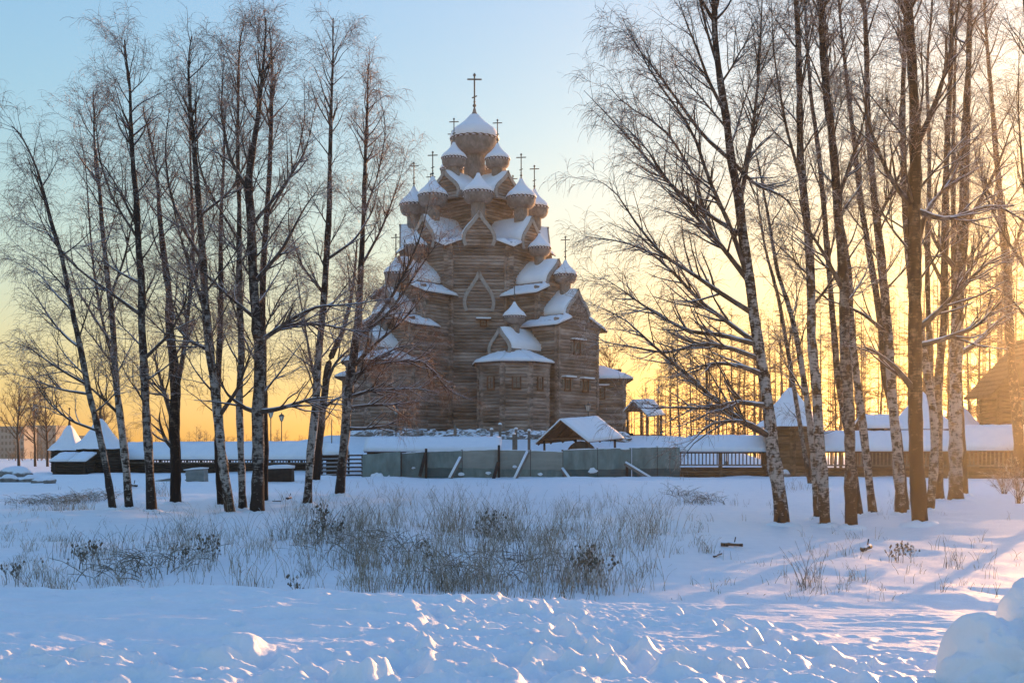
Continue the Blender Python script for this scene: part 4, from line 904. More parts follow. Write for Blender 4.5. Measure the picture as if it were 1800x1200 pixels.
def birch(trunk, rad, Y, label, limbs=(), nl=14, Ll=4.0, bk='bark_white', seed=0, dens=1.0, spread=1.0, t0=.22, hang=1.0, lean=None, name='birch_tree', upl=.10, extra=(), group='birches standing in front of the churchyard', ylean=0., twr=.0052, tw='twig'):
    """trunk: pixel polyline (foot first); rad: pixel radii; limbs: explicit pixel polylines"""
    rs = np.random.RandomState(seed+100); k = Y/F
    fx, fy = trunk[0]; X0 = (fx-900)*k; z0 = gz(X0, Y)
    wig = rs.randn(len(trunk))*.12; wig[0] = 0
    pts = [((px-900)*k, Y+wig[i]+ylean*i, EYE-(py-HZ)*k) for i, (px, py) in enumerate(trunk)]
    pts[0] = (X0, Y, z0-.15); base = np.array([X0, Y, z0]); pts = np.array(pts)-base
    n = 44; TC, TR = resample(pts, [r*k for r in rad], n)
    TC[1:-1, :2] += np.cumsum(rs.randn(n-2, 2)*.012, 0)*np.linspace(0, 1, n-2)[:, None]*.6
    zz = TC[:, 2]; TR = TR*(1+.16*np.exp(-np.maximum(zz, 0)/.2))                     # root flare
    TR = TR*(1+.06*rs.randn(n))
    root = empty(name, tuple(base), label, 'birch', group)
    V, q = tubes(TC[None], TR[None], 12)
    ph = np.tile(np.arange(12), n); V += np.repeat(0, len(V))[:, None]
    kk = 1+.07*np.sin(ph*2.1+np.repeat(np.arange(n), 12)*.9+seed)+.05*rs.randn(len(V)); c = np.repeat(TC, 12, 0); V = c+(V-c)*kk[:, None]
    np_mesh('trunk', V, [q], M[bk], root)
    a_ = np.arange(14)*2*math.pi/14; r0_ = TR[2]; V = []                              # snow drifted against the foot
    for f_, h_ in ((1.0, .10), (1.5, .10), (2.2, .02), (3.0, -.4)): V.append(np.stack([np.cos(a_)*r0_*f_*(1+.25*rs.rand(14)), np.sin(a_)*r0_*f_*(1+.2*rs.rand(14)), h_*(.6+.8*rs.rand(14))], -1))
    V = np.array(V); i_ = np.arange(56).reshape(4, 14); i2_ = np.roll(i_, -1, 1); q = np.stack([i_[:-1], i_[1:], i2_[1:], i2_[:-1]], -1).reshape(-1, 4)
    np_mesh('snow_drift', V, [q], M['snow_roof'], root)
    LC, LR = [], []; S1 = 14
    for lb in limbs:                                                                # traced limbs
        p0 = np.array([(lb[0][0]-900)*k, Y, EYE-(lb[0][1]-HZ)*k])-base
        i = np.argmin(np.abs(TC[:, 2]-p0[2])); off = TC[i]-p0; dy = rs.uniform(-.45, .45)
        P3 = []; tot = 0
        for j, (px, py) in enumerate(lb):
            q3 = np.array([(px-900)*k, Y, EYE-(py-HZ)*k])-base+off*(1-j/max(1, len(lb)-1))
            if j: tot += abs(px-lb[j-1][0])*k+.3*abs(py-lb[j-1][1])*k
            q3[1] += dy*tot+rs.randn()*.05; P3.append(q3)
        P3[0] = TC[i]; Cc, Rr = resample(P3, [TR[i]*.55, TR[i]*.42, TR[i]*.3, TR[i]*.18, .007], S1); LC.append(Cc); LR.append(Rr)
    if nl:
        az = rs.rand()*6.28; H = TC[-1, 2]
        for j in range(nl):
            t = t0+(.985-t0)*((j+rs.rand()*.6)/nl)**.9; i = int(t*(n-1)); az += 2.4+rs.randn()*.5
            tn = TC[min(i+1, n-1)]-TC[i-1]; tn /= np.linalg.norm(tn)
            o = np.array([math.cos(az), math.sin(az)*.85, 0])
            if lean: o[0] += lean; o /= np.linalg.norm(o)
            el = .62+.35*t+rs.randn()*.08; d = o*math.cos(el)+np.array([0, 0, math.sin(el)])
            L = Ll*(1.15-.85*t)*rs.uniform(.75, 1.15)*(min(1, .45+t*1.6)); st = L/(S1-1); P3 = [TC[i]]
            for s in range(1, S1):
                d = d+rs.randn(3)*.055; d[2] += upl*.35*(1 if s < S1*.65 else -.9); d /= np.linalg.norm(d); P3.append(P3[-1]+d*st)
            r0 = min(TR[i]*.6, .012+L*.011); LC.append(np.array(P3)); LR.append(r0*np.linspace(1, .2, S1)**1.0)
    LC = np.array(LC); LR = np.array(LR)
    for j in range(len(LC)):
        V, q = tubes(LC[j:j+1], LR[j:j+1], 6); np_mesh('limb', V, [q], M['limb_bark'], root)
    nlm = len(LC); tl = np.linalg.norm(np.diff(LC, axis=1), axis=2).sum()
    top = TC[int(n*.72):]; topC, topR = resample(top, TR[int(n*.72):], S1); C1 = np.concatenate([LC, topC[None]]); R1 = np.concatenate([LR, topR[None]])
    n2 = int(tl*4.6*dens)+12
    C2, R2 = sprout(C1, R1, n2, .16, .99, .62, 1.9*spread, 8, rs, up=.05, jit=.10, rmul=.55, rmin=.008, lenfall=.45)
    V2, q2 = tubes(C2, R2, 4)
    n3 = int(n2*4.2)
    C3, R3 = sprout(np.concatenate([C2]), R2, n3, .15, 1, .7, .85*spread, 5, rs, up=-.10*hang, jit=.14, rabs=.0062, lenfall=.3)
    V3, q3 = tubes(C3, R3, 3)
    np_mesh('branches', V2, [q2], M['branch'], root)['kind'] = 'stuff'
    n4 = int(n3*5.2)
    C4, R4 = sprout(C3, R3, n4, .1, 1, .75, .62*spread*(.6+.4*hang), 5, rs, up=-.42*hang, jit=.15, rabs=twr, lenfall=.2, tip=.55)
    V4, q4 = ribbons(C4, R4, rs)
    np_mesh('twigs', np.concatenate([V3, V4]), [q3, q4+len(V3)], M[tw], root)['kind'] = 'stuff'
    TRI[0] += 2*(len(q2)+len(q3)+len(q4))
    return root
# left group, foot first
birch([(200,906),(186,824),(170,752),(154,688),(138,608),(126,544),(114,484),(101,437),(92,399),(73,345),(57,291),(38,249),(21,222)], [6,6,5.5,5,4.5,4,3,2,1], 40.5,
      'leaning slender birch at the far left with its top bent to the left edge', [[(138,608),(110,590),(80,560),(50,520),(10,482)],[(154,680),(120,660),(90,640),(50,610),(12,598)],[(170,752),(120,735),(80,700),(60,660),(40,640)],[(126,540),(90,510),(60,480),(30,455),(10,440)],[(160,700),(110,690),(60,668),(20,655)],[(101,437),(80,410),(40,395),(12,370)]], 10, 3.0, 'bark_grey', 1, .8, lean=-.3, hang=1.5)
birch([(228,886),(218,800),(208,720),(203,648),(198,592),(192,520),(187,456),(181,383),(176,318),(171,249),(167,199),(164,161)], [7,6.5,6,5.5,5,4,3,2,1], 46,
      'second birch from the left, slim with long limbs rising to the left', [[(203,640),(172,560),(150,470),(136,380),(119,260),(100,185)],[(208,730),(170,690),(140,660),(110,648)],[(200,610),(160,560),(120,500),(90,420)],[(192,520),(225,460),(250,380),(262,300)]], 13, 3.6, 'bark_white', 2, .8)
birch([(267,892),(262,800),(256,720),(254,640),(250,568),(246,500),(243,440),(240,364),(234,288),(230,215),(227,153),(220,96),(217,69)], [8,7.5,7,6.5,6,5,4,2.5,1], 44,
      'straight dark trunked birch, third from the left, tall pointed crown', [[(250,560),(200,520),(150,480),(110,430),(80,350)],[(243,420),(200,350),(180,280),(176,190)],[(240,400),(205,330),(175,280),(120,250)],[(254,640),(300,590),(330,520),(345,450)],[(246,500),(190,470),(150,430)]], 16, 4.0, 'bark_grey', 3, .8)
birch([(308,874),(310,800),(306,744),(308,696),(305,640),(299,580),(296,520),(290,456),(282,383),(278,310),(262,230),(252,190)], [9.5,9,9,8,7,6,5,3,2,1], 52,
      'dark forked birch whose two stems part low above the snow', [[(308,700),(316,664),(324,608),(330,540),(338,480),(337,440),(334,345),(330,230),(330,153),(326,77)],[(306,744),(285,690),(270,640),(255,600)],[(310,800),(290,775),(280,740),(283,715)]], 13, 4.2, 'bark_dark', 4, .8)
birch([(388,888),(384,800),(382,720),(384,640),(386,560),(388,480),(390,400),(393,300),(396,230),(398,180)], [6,6,5.5,5,4.5,4,3,2,1], 50,
      'thin dark birch half hidden behind the leaning white birch', [], 13, 3.2, 'bark_dark', 5, .7)
birch([(406,892),(394,824),(384,744),(378,688),(370,620),(362,540),(357,456),(351,364),(342,290),(336,200),(334,120),(337,65)], [8.5,8,8,7.5,7,6,5,4,2.5,1], 45,
      'white barked birch leaning left in the middle of the left group', [[(384,740),(420,690),(440,640),(455,600)],[(357,456),(320,400),(290,330),(280,250),(290,150)],[(372,620),(330,600),(290,560),(255,545)],[(351,380),(400,330),(430,260),(440,180)],[(366,560),(330,470),(300,400),(270,280)]], 14, 4.0, 'bark_white', 6, .8)
birch([(427,892),(424,780),(422,700),(425,620),(422,520),(422,456),(422,345),(420,250),(421,172),(425,77),(430,45)], [6.5,6,6,5.5,5,4,3,2,1], 46,
      'slim pale birch just left of the thickest left trunk', [[(422,430),(380,360),(350,300),(345,190),(350,100)]], 15, 3.6, 'bark_white', 7, .8)
birch([(452,892),(454,800),(452,720),(456,620),(448,540),(442,448),(441,383),(435,326),(443,260),(452,192),(460,96),(466,31)], [11.5,10.5,10,9,8,7,5,3,1], 45,
      'thickest black trunked birch of the left group with long side limbs', [[(455,610),(500,575),(560,570),(620,580),(680,575)],[(456,600),(520,560),(560,540),(620,540),(700,530)],[(458,720),(500,716),(560,700),(605,700)],[(441,400),(490,330),(530,250),(545,160)],[(435,340),(400,280),(385,190),(390,90)],[(448,560),(400,520),(360,480),(320,440)],[(452,715),(430,712),(400,690),(385,660)],[(443,500),(500,440),(540,370),(575,330)]], 15, 4.4, 'bark_grey', 8, .85)
birch([(464,874),(462,720),(462,600),(460,500),(462,456),(466,383),(473,288),(475,211),(477,115),(474,50)], [7,6.5,6,5.5,5,4,3,1], 51,
      'brown stemmed birch close behind the thickest left trunk', [[(466,383),(510,300),(530,210),(528,120)]], 15, 4.0, 'bark_dark', 9, .8)
birch([(540,882),(546,800),(554,720),(560,640),(568,540),(573,460),(579,364),(581,261),(585,173),(587,96),(587,35)], [7.5,7,7,6,5.5,4.5,3.5,2,1], 48,
      'tall narrow birch with a pale trunk left of the church gap', [[(573,460),(620,420),(650,360),(665,280)],[(568,520),(530,470),(510,400)]], 16, 3.1, 'bark_white', 10, .8)
birch([(554,846),(564,736),(572,680),(578,632),(600,592),(615,540),(624,480),(628,420)], [8.5,8,7,5.5,4,2.5,1], 80,
      'dark crooked birch behind the tall narrow one, close to the gate', [[(564,730),(545,640),(530,560),(516,480),(510,430)],[(572,680),(590,640),(640,600),(660,560)],[(566,720),(590,700),(612,690)]], 8, 6.0, 'bark_dark', 11, .45, spread=1.6, twr=.009)
birch([(596,868),(604,800),(608,744),(612,690),(620,640),(630,560),(636,460),(640,380),(643,290),(646,200),(648,112)], [8,8,8,7.5,6,5,4,3,2,1], 55,
      'birch in front of the left church wall with snowy limbs reaching right', [[(612,705),(650,690),(690,686),(740,684),(770,690)],[(610,712),(640,708),(690,706),(730,702),(752,692)],[(620,640),(660,600),(700,570),(730,540),(760,500)],[(630,600),(680,550),(715,490),(745,420),(762,340)],[(636,470),(670,400),(695,320),(712,250)],[(626,600),(680,560),(730,480),(770,420),(790,400)],[(608,744),(640,748),(680,745),(710,735)],[(640,380),(665,310),(680,230),(665,150)],[(614,690),(650,640),(700,610),(750,600)],[(617,670),(670,640),(740,630),(790,690),(830,700)]], 12, 3.4, 'bark_grey', 12, .9, hang=1.6, tw='twig_red')
# right group
R1T = [(1375,924),(1371,871),(1358,800),(1351,720),(1342,658),(1335,609),(1329,560),(1320,502),(1307,422),(1298,333),(1289,289),(1278,222),(1269,155),(1262,111),(1257,58),(1255,0),(1250,-120),(1246,-230)]
birch(R1T, [13,12,11,10,9.5,9,8.5,8,7,6,5.5,5,4,3,1], 36, 'big leaning birch right of the church, long snowy limbs sweeping left', [
    [(1284,293),(1236,240),(1178,151),(1147,102),(1120,62),(1096,0)], [(1272,200),(1240,150),(1222,102),(1200,58),(1180,0)], [(1307,418),(1240,373),(1178,324),(1138,276),(1098,231),(1067,196),(1027,156)],
    [(1309,489),(1262,430),(1204,369),(1151,302),(1124,262),(1076,222)], [(1318,495),(1276,436),(1249,400),(1227,307),(1196,249),(1169,209),(1102,169),(1071,129)],
    [(1329,560),(1267,520),(1213,480),(1169,453),(1120,395),(1080,330),(1040,308)], [(1335,609),(1276,560),(1240,529),(1200,480),(1150,430),(1100,410),(1030,396)], [(1342,658),(1302,644),(1258,638),(1213,649),(1178,667)],
    [(1353,769),(1307,747),(1267,720),(1213,671),(1169,636),(1129,600),(1089,564),(1044,547)], [(1331,600),(1267,582),(1213,578),(1164,551),(1116,520),(1089,498),(1058,480)], [(1351,720),(1289,711),(1249,724),(1196,720),(1147,720),(1107,720)],
    [(1338,630),(1290,610),(1240,600),(1169,620),(1120,608),(1076,602),(1031,588)], [(1300,360),(1320,250),(1330,150),(1335,40),(1338,-60)], [(1289,289),(1330,330),(1380,350),(1410,400)], [(1353,770),(1300,740),(1240,745),(1190,790)],
    [(1262,111),(1240,40),(1220,-60),(1205,-150)], [(1320,500),(1280,400),(1240,330),(1210,250),(1130,160),(1090,90)]], 10, 4.2, 'bark_white', 21, 1.0, t0=.5, hang=1.15)
birch([(1451,913),(1444,836),(1438,747),(1431,667),(1429,591),(1424,480),(1418,400),(1409,289),(1409,178),(1404,67),(1400,9),(1394,-100),(1390,-200)], [10,9.5,8.5,8,7.5,7,6.5,6,5,4,3,1], 36.5,
      'front birch of the pair second right of the big leaning one', [[(1418,330),(1380,240),(1350,120),(1340,10)],[(1409,178),(1420,90),(1432,0)]], 15, 4.0, 'bark_white', 22, .75, t0=.35)
birch([(1438,902),(1431,791),(1418,693),(1400,600),(1387,538),(1369,480),(1350,400),(1340,320),(1330,250)], [6.5,6,5.5,5,4,3,2,1], 39,
      'thinner birch behind that pair, curving away to the left', [], 9, 2.6, 'bark_white', 23, .7)
birch([(1497,920),(1493,836),(1491,724),(1489,613),(1482,502),(1471,356),(1464,249),(1453,133),(1444,9),(1438,-100),(1434,-200)], [10,9.5,9,8.5,8,7,6,5,3.5,1], 36,
      'stout birch with dark split foot, third right of the big leaning one', [[(1482,502),(1440,440),(1400,400),(1380,330)],[(1471,356),(1500,280),(1530,200),(1545,100)]], 15, 4.0, 'bark_grey', 24, .7, t0=.35)
birch([(1512,897),(1500,820),(1485,740),(1475,680),(1465,560),(1455,440),(1440,300),(1425,150),(1415,0),(1410,-120)], [6,6,5.5,5,4.5,4,3,2,1], 42,
      'slender brown birch just right behind the stout split one', [], 10, 3.2, 'bark_grey', 25, .6, t0=.35)
birch([(1535,893),(1527,813),(1513,729),(1502,636),(1495,560),(1488,480),(1475,380),(1465,280),(1455,160),(1448,20),(1440,-100)], [7,7,6.5,6,5.5,5,4,3,1.5], 43,
      'birch with pale right side leaning left, mid right group', [], 10, 3.4, 'bark_white', 26, .6, t0=.4)
birch([(1584,898),(1578,791),(1569,702),(1562,613),(1551,480),(1540,378),(1529,222),(1522,67),(1520,9),(1514,-160)], [9,8.5,8,7.5,7,6,5,4,3,1], 42,
      'very white birch left of the thick dark trunk, ringed bark', [[(1540,378),(1580,300),(1600,220)],[(1562,600),(1520,560),(1480,540),(1430,520)]], 14, 4.0, 'bark_white', 27, .65, t0=.35)
birch([(1592,893),(1578,747),(1555,667),(1547,569),(1535,480),(1515,356),(1502,267),(1489,156),(1473,9),(1465,-120)], [7,6.5,6,5.5,5,4,3,2,1], 43.5,
      'olive stemmed birch crossing behind the very white one', [], 10, 3.4, 'bark_dark', 28, .6, t0=.4)
birch([(1618,922),(1613,836),(1607,702),(1609,591),(1609,493),(1609,378),(1611,222),(1602,111),(1600,9),(1598,-100),(1596,-220)], [13.5,13,12,12,11.5,11,10,8,6,4,2], 35.5,
      'thickest dark trunked birch of the right group', [[(1613,570),(1658,533),(1693,493),(1730,460),(1780,440)],[(1610,690),(1570,650),(1520,620),(1480,610)],[(1611,250),(1640,180),(1660,80),(1668,-20)],[(1609,380),(1570,320),(1540,230),(1520,120)],[(1609,600),(1660,590),(1720,570),(1790,500)],[(1611,380),(1660,400),(1730,370),(1800,420)],[(1609,450),(1640,360),(1700,300),(1740,200)]], 13, 4.6, 'bark_dark', 29, .8, t0=.35)
birch([(1633,895),(1640,827),(1642,747),(1630,658),(1622,591),(1600,493),(1588,333),(1587,178),(1591,22),(1593,-120)], [7.5,7,6.5,6,5.5,5,4,3,1], 43,
      'white birch just right of the thickest dark trunk', [], 10, 3.4, 'bark_white', 30, .6, t0=.4)
birch([(1651,877),(1649,747),(1651,658),(1658,569),(1658,493),(1662,311),(1669,133),(1671,9),(1673,-140)], [8,7.5,7,6.5,6,5,4,3,1], 51,
      'grey birch between the thickest trunk and the broad pale one', [[(1658,493),(1620,430),(1590,360)],[(1662,311),(1700,250),(1730,150)]], 12, 4.0, 'bark_grey', 31, .6, t0=.35)
birch([(1680,877),(1682,747),(1682,613),(1687,480),(1693,400),(1700,222),(1702,89),(1706,-20),(1710,-140)], [12,11,10.5,10,9,7,5,3,1.5], 50,
      'broad pale birch with black scars, second from the right edge', [[(1687,500),(1730,440),(1770,390),(1800,380)],[(1684,620),(1720,600),(1760,560),(1800,540)],[(1693,400),(1740,300),(1770,200)],[(1690,470),(1650,420),(1620,340)]], 14, 4.6, 'bark_white', 32, .75, t0=.35)
birch([(1795,842),(1786,700),(1778,636),(1771,493),(1755,333),(1738,133),(1730,0),(1725,-120)], [9,8,7.5,7,5,3.5,2,1], 84,
      'dark birch rising by the house at the right edge', [[(1771,480),(1800,400),(1830,300)],[(1760,380),(1710,320),(1690,230)]], 14, 7.0, 'bark_dark', 33, .4, spread=1.7, twr=.009, t0=.3)
birch([(1650,872),(1640,700),(1631,489),(1635,267),(1629,133),(1640,9),(1645,-100)], [5,5,4.5,4,3,2,1], 54,
      'thin pole-like birch behind the thickest dark trunk', [], 10, 3.4, 'bark_grey', 34, .5, t0=.4)
birch([(1697,872),(1690,700),(1676,493),(1676,222),(1680,60),(1682,-80)], [5.5,5,4.5,3.5,2,1], 54,
      'thin birch overlapping the broad pale one near the right edge', [], 10, 3.6, 'bark_dark', 35, .5, t0=.4)
birch([(1425,850),(1405,740),(1385,620),(1368,520),(1345,440),(1335,380),(1329,311)], [4,4,3.5,3,2,1], 74,
      'small thin birch behind the big leaning one', [[(1385,620),(1400,540),(1395,450)]], 7, 3.6, 'bark_grey', 36, .5, spread=1.3, twr=.008)
birch([(1860,905),(1850,700),(1835,500),(1820,300),(1805,100),(1795,-80)], [9,8,7,5,3,1], 40,
      'birch just outside the right edge sending limbs into view', [[(1845,640),(1800,560),(1760,520),(1700,500)],[(1835,500),(1780,420),(1740,330),(1730,250)],[(1828,420),(1790,320),(1770,200),(1765,80)]], 12, 4.2, 'bark_grey', 37, .6, t0=.3)
open('/tmp/tris','a').write('birch %d\n' % TRI[0])
# ---------------------------------------------------------------- larches and far wood
def larch(seed, H, name_mat='larch_bark', dens=1.0, cone=.21):
    rs = np.random.RandomState(seed); n = 16
    TC = np.stack([np.cumsum(rs.randn(n)*.04), np.cumsum(rs.randn(n)*.04), np.linspace(-.2, H, n)], -1); TR = np.linspace(.17, .02, n)
    tv, tq = tubes(TC[None], TR[None], 6)
    m = int(90*dens); t = .16+.82*rs.rand(m)**.9; az = rs.rand(m)*6.28; L = (H*cone*(1.05-t)*1.25+.3)*rs.uniform(.25, 1.2, m); S = 6
    C = np.zeros((m, S, 3)); C[:, 0] = TC[(t*(n-1)).astype(int)]; C[:, 0, 2] = t*H; d = np.stack([np.cos(az), np.sin(az), rs.uniform(-.35, .45, m)], -1)
    for s in range(1, S): d[:, 2] += .05; d += rs.randn(m, 3)*.13; C[:, s] = C[:, s-1]+d*(L/(S-1))[:, None]
    Rb = np.full((m, 1), .045)*np.linspace(1, .4, S)[None]
    v1, q1 = tubes(C, Rb, 3)
    C2, R2 = sprout(C, Rb, int(700*dens), .15, 1, .9, .8, 3, rs, up=-.12, jit=.2, rabs=.022, tip=.5)
    v2, q2 = ribbons(C2, R2, rs)
    mk = lambda nm, v, qs, mt: np_mesh(nm, v, qs, mt)
    tr = mk('trunk', tv, [tq], M[name_mat]); cr = mk('crown', np.concatenate([v1, v2]), [q1, q2+len(v1)], M['twig_far']); cr['kind'] = 'stuff'
    return tr, cr
protos = [larch(300+i, 1.0*18, dens=1.0 if i < 3 else .7) for i in range(4)]
for a, b in protos:
    for o in (a, b): COL.objects.unlink(o)
rsl = np.random.RandomState(99)
slots = [1180,1196,1215,1243,1249,1262,1290,1297,1310,1326,1340,1372,1398,1412,1440,1468,1478,1508,1520,1548,1571,1598,1628,1645,1668,1705,1722,1738,1753,1766,1782,1130,1160,1088,1356,1376,1812,1835,1858,1880,1900,1910,1920,1930]
tops = lambda px: np.interp(px, [1080,1120,1180,1250,1350,1450,1550,1700,1800], [680,650,600,560,555,540,500,430,430])
for i, px in enumerate(slots):
    Y = rsl.uniform(122, 170); X = (px-900)/F*Y; z = 1.35 if not (-30 < X < 28) else gz(X, Y); yt = tops(px)+rsl.uniform(-25, 35); H = EYE-(yt-HZ)/F*Y-z
    r = empty('larch_tree', (X, Y, z), 'bare brown larch standing in the backlit row behind the covered wall', 'larch', 'bare larches behind the covered wall')
    s = H/18; r.scale = (s*rsl.uniform(.8, 1.1), s, s); r.rotation_euler = (rsl.randn()*.012, rsl.randn()*.012, rsl.rand()*6.28)
    tr, cr = protos[i % 4]
    for o in (tr, cr): c = o.copy(); COL.objects.link(c); c.parent = r
for px, Y, yt, lb in ((35,150,668,'leafless tree at the far left edge before the apartment blocks'), (62,165,690,'slim leafless tree second from the left edge in the distance'), (84,160,676,'leafless tree left of the small pointed tower'), (1070,150,612,'round leafless tree close to the right corner of the church'), (182,190,700,'faint leafless tree behind the pointed towers')):
    X = (px-900)/F*Y; z = gz(X, Y); H = EYE-(yt-HZ)/F*Y-z; rs = np.random.RandomState(px)
    r = empty('leafless_tree', (X, Y, z), lb, 'tree'); n = 12
    TC = np.stack([np.cumsum(rs.randn(n)*.06), np.cumsum(rs.randn(n)*.06), np.linspace(-.2, H, n)], -1); TR = np.linspace(.2, .03, n)
    v, q = tubes(TC[None], TR[None], 6); np_mesh('trunk', v, [q], M['larch_bark'], r)
    C1, R1 = sprout(TC[None], TR[None], 26, .3, .95, .8, H*.42, 7, rs, up=.12, jit=.08, rmul=.6, rmin=.03); C2, R2 = sprout(C1, R1, 150, .2, 1, .7, 1.8, 5, rs, up=.03, jit=.12, rabs=.03)
    C3, R3 = sprout(C2, R2, 1100, .1, 1, .7, .9, 4, rs, up=-.02, jit=.15, rabs=.016)
    a, b = tubes(C1, R1, 4); c, d = tubes(C2, R2, 3); e, f = ribbons(C3, R3, rs)
    np_mesh('crown', np.concatenate([a, c, e]), [b, d+len(a), f+len(a)+len(c)], M['twig_far'], r)['kind'] = 'stuff'
def wood(x0, x1, Y0, Y1, n, topf, label, seed, nb=50, sc=1.0):
    rs = np.random.RandomState(seed); px = x0+(x1-x0)*rs.rand(n); Y = rs.uniform(Y0, Y1, n); X = (px-900)/F*Y; H = EYE-(topf(px)+rs.uniform(-10, 30, n)-HZ)/F*Y-1.3; H = np.maximum(H, 2)
    S = 6; T = np.zeros((n, S, 3)); tt = np.linspace(0, 1, S); T[:, :, 0] = X[:, None]+np.cumsum(rs.randn(n, S)*.06, 1); T[:, :, 1] = Y[:, None]; T[:, :, 2] = 1.2+tt[None]*H[:, None]
    R_ = .11*sc*(1-.8*tt)[None]*np.ones((n, 1))
    v0, q0 = tubes(T, R_, 4)
    C1, R1 = sprout(T, R_, n*nb, .12, 1, 1.0, 2.6*sc, 5, rs, up=.06, jit=.12, rabs=.035*sc, lenfall=.75); v1, q1 = ribbons(C1, R1, rs)
    C2, R2 = sprout(C1, R1, n*nb*3, .1, 1, .8, 1.0*sc, 3, rs, up=0, jit=.15, rabs=.02*sc); v2, q2 = ribbons(C2, R2, rs)
    o = np_mesh('distant_wood', np.concatenate([v0, v1, v2]), [q0, q1+len(v0), q2+len(v0)+len(v1)], M['twig_far']); tag(o, label, 'wood', kind='stuff'); return 2*(len(q0)+len(q1)+len(q2))
k = wood(1085, 1925, 175, 225, 150, lambda p: tops(p)+25, 'dense bare wood glowing behind the larches on the right', 5, 34)
k += wood(-60, 640, 330, 420, 170, lambda p: 765+8*np.sin(p*.05), 'low hazy line of bare trees along the left horizon', 6, 26, 1.3)
k += wood(640, 1100, 300, 360, 60, lambda p: 745+0*p, 'bare trees on the horizon behind the church mound', 7, 20, 1.3)
open('/tmp/tris','a').write('wood %d total %d\n' % (k, sum(len(m.polygons)*2 for m in bpy.data.meshes)))
# apartment blocks, far left
def block(px0, px1, Y, yt, floors, cols, label):
    X0 = (px0-900)/F*Y; X1 = (px1-900)/F*Y; z1 = EYE-(yt-HZ)/F*Y; zb = 1.3; w = X1-X0; h = z1-zb
    r = empty('apartment_block', (X0, Y, zb), label, 'building'); mb = MB(); mb.box(0, w, 0, 14, 0, h); mb.build('wall', M['far_wall'], r)
    mb = MB(); mb.box(-.3, w+.3, -.3, 14.3, h+.01, h+.8); mb.build('roof', M['far_wall'], r)
    for i in range(floors):
        for j in range(cols):
            x = w*(j+.25)/cols; z = h*(i+.3)/floors; mb = MB(); mb.box(x, x+w*.5/cols, -.06, .3, z, z+h*.5/floors); mb.build('window', M['far_glass'], r)
block(-20, 42, 520, 752, 5, 9, 'hazy apartment block at the far left edge'); block(48, 98, 560, 750, 5, 7, 'hazy apartment block partly behind the small pointed tower')
block(104, 150, 600, 768, 4, 6, 'lowest hazy apartment block further right')
# buildings behind the right wall
def far_house():
    Y = 108; X0 = (1762-900)/F*Y; r = empty('dark_house', (X0, Y, 1.3), 'tall dark wooden house with a steep overhanging roof at the right edge', 'house')
    w = 7.6; pts = [(0, .6), (w, .6), (w, 4.6), (0, 4.6)]
    for k in range(4):
        mb = MB(); z = 0
        while z < 8.4: log_row(mb, pts[k], pts[(k+1) % 4], z+(.15 if k % 2 else 0), r=.16, ext=.25); z += .3
        mb.build('log_wall', M['logs_dark'], r)
    mb = MB(); mb.add([(0,.5,8.4),(w,.5,8.4),(w/2,.5,12.4),(0,4.7,8.4),(w,4.7,8.4),(w/2,4.7,12.4)], [(0,1,2),(5,4,3),(0,3,4,1),(1,4,5,2),(2,5,3,0)]); mb.build('gable_wall', M['board_dark'], r)
    for s, e in ((0, [(-1.5,-.9,7.4),(-1.5,5.4,7.4),(w/2,5.4,13.1),(w/2,-.9,13.1)]), (1, [(w+1.5,5.4,7.4),(w+1.5,-.9,7.4),(w/2,-.9,13.1),(w/2,5.4,13.1)])):
        mb = MB(); mb.slab(e, .2); q = mb.build('roof', M['board_dark'], r)
        for k in range(12):
            t = k/12; a = Vector(e[0]).lerp(Vector(e[3]), t); b = Vector(e[1]).lerp(Vector(e[2]), t); mb = MB(); mb.beam(a+Vector((0,0,.05)), b+Vector((0,0,.05)), .10, .10); mb.build('roof_batten', M['board_dark'], q)
    mb = MB(); mb.box(-.9, w+.5, -.7, .3, 4.6, 4.8); mb.build('balcony_floor', M['board_dark'], r)
    for x in (-.8, 1.4, 3.6, 5.8): mb = MB(); mb.beam((x, -.6, 4.8), (x, -.6, 5.9), .14); mb.build('balcony_post', M['board_dark'], r)
    mb = MB(); mb.beam((-.9, -.6, 5.9), (w+.5, -.6, 5.9), .12); mb.build('handrail', M['board_dark'], r)
    for x in (1.4, 4.2):
        mb = MB(); mb.box(x, x+1, .30, .42, 5.4, 6.9); wn = mb.build('window', M['iron'], r); mb = MB(); mb.box(x-.15, x, .26, .4, 5.3, 7.0); mb.box(x+1, x+1.15, .26, .4, 5.3, 7.0); mb.box(x-.15, x+1.15, .26, .4, 7.0, 7.2); mb.build('frame', M['red_wood'], wn)
far_house()
tower(1620, 112, 2.6, 1.35, 5.6, [(3.6, 0), (2.3, .9), (1.2, 2.2), (.1, 3.6)], 'snowy tent roofed pavilion behind the right gallery, left of the smaller one', fin=1.2, n=8)
tower(1692, 116, 2.2, 1.35, 5.4, [(3.2, 0), (1.6, .7), (.8, 1.5), (.1, 2.4)], 'smaller snowy tent roof behind the right gallery near the dark house', fin=1.0, n=8)
gable_shed(1525, 1590, 110, 733, 752, 2.5, 'low snow roofed outbuilding seen over the right gallery wall', name='outbuilding', zb=1.35)
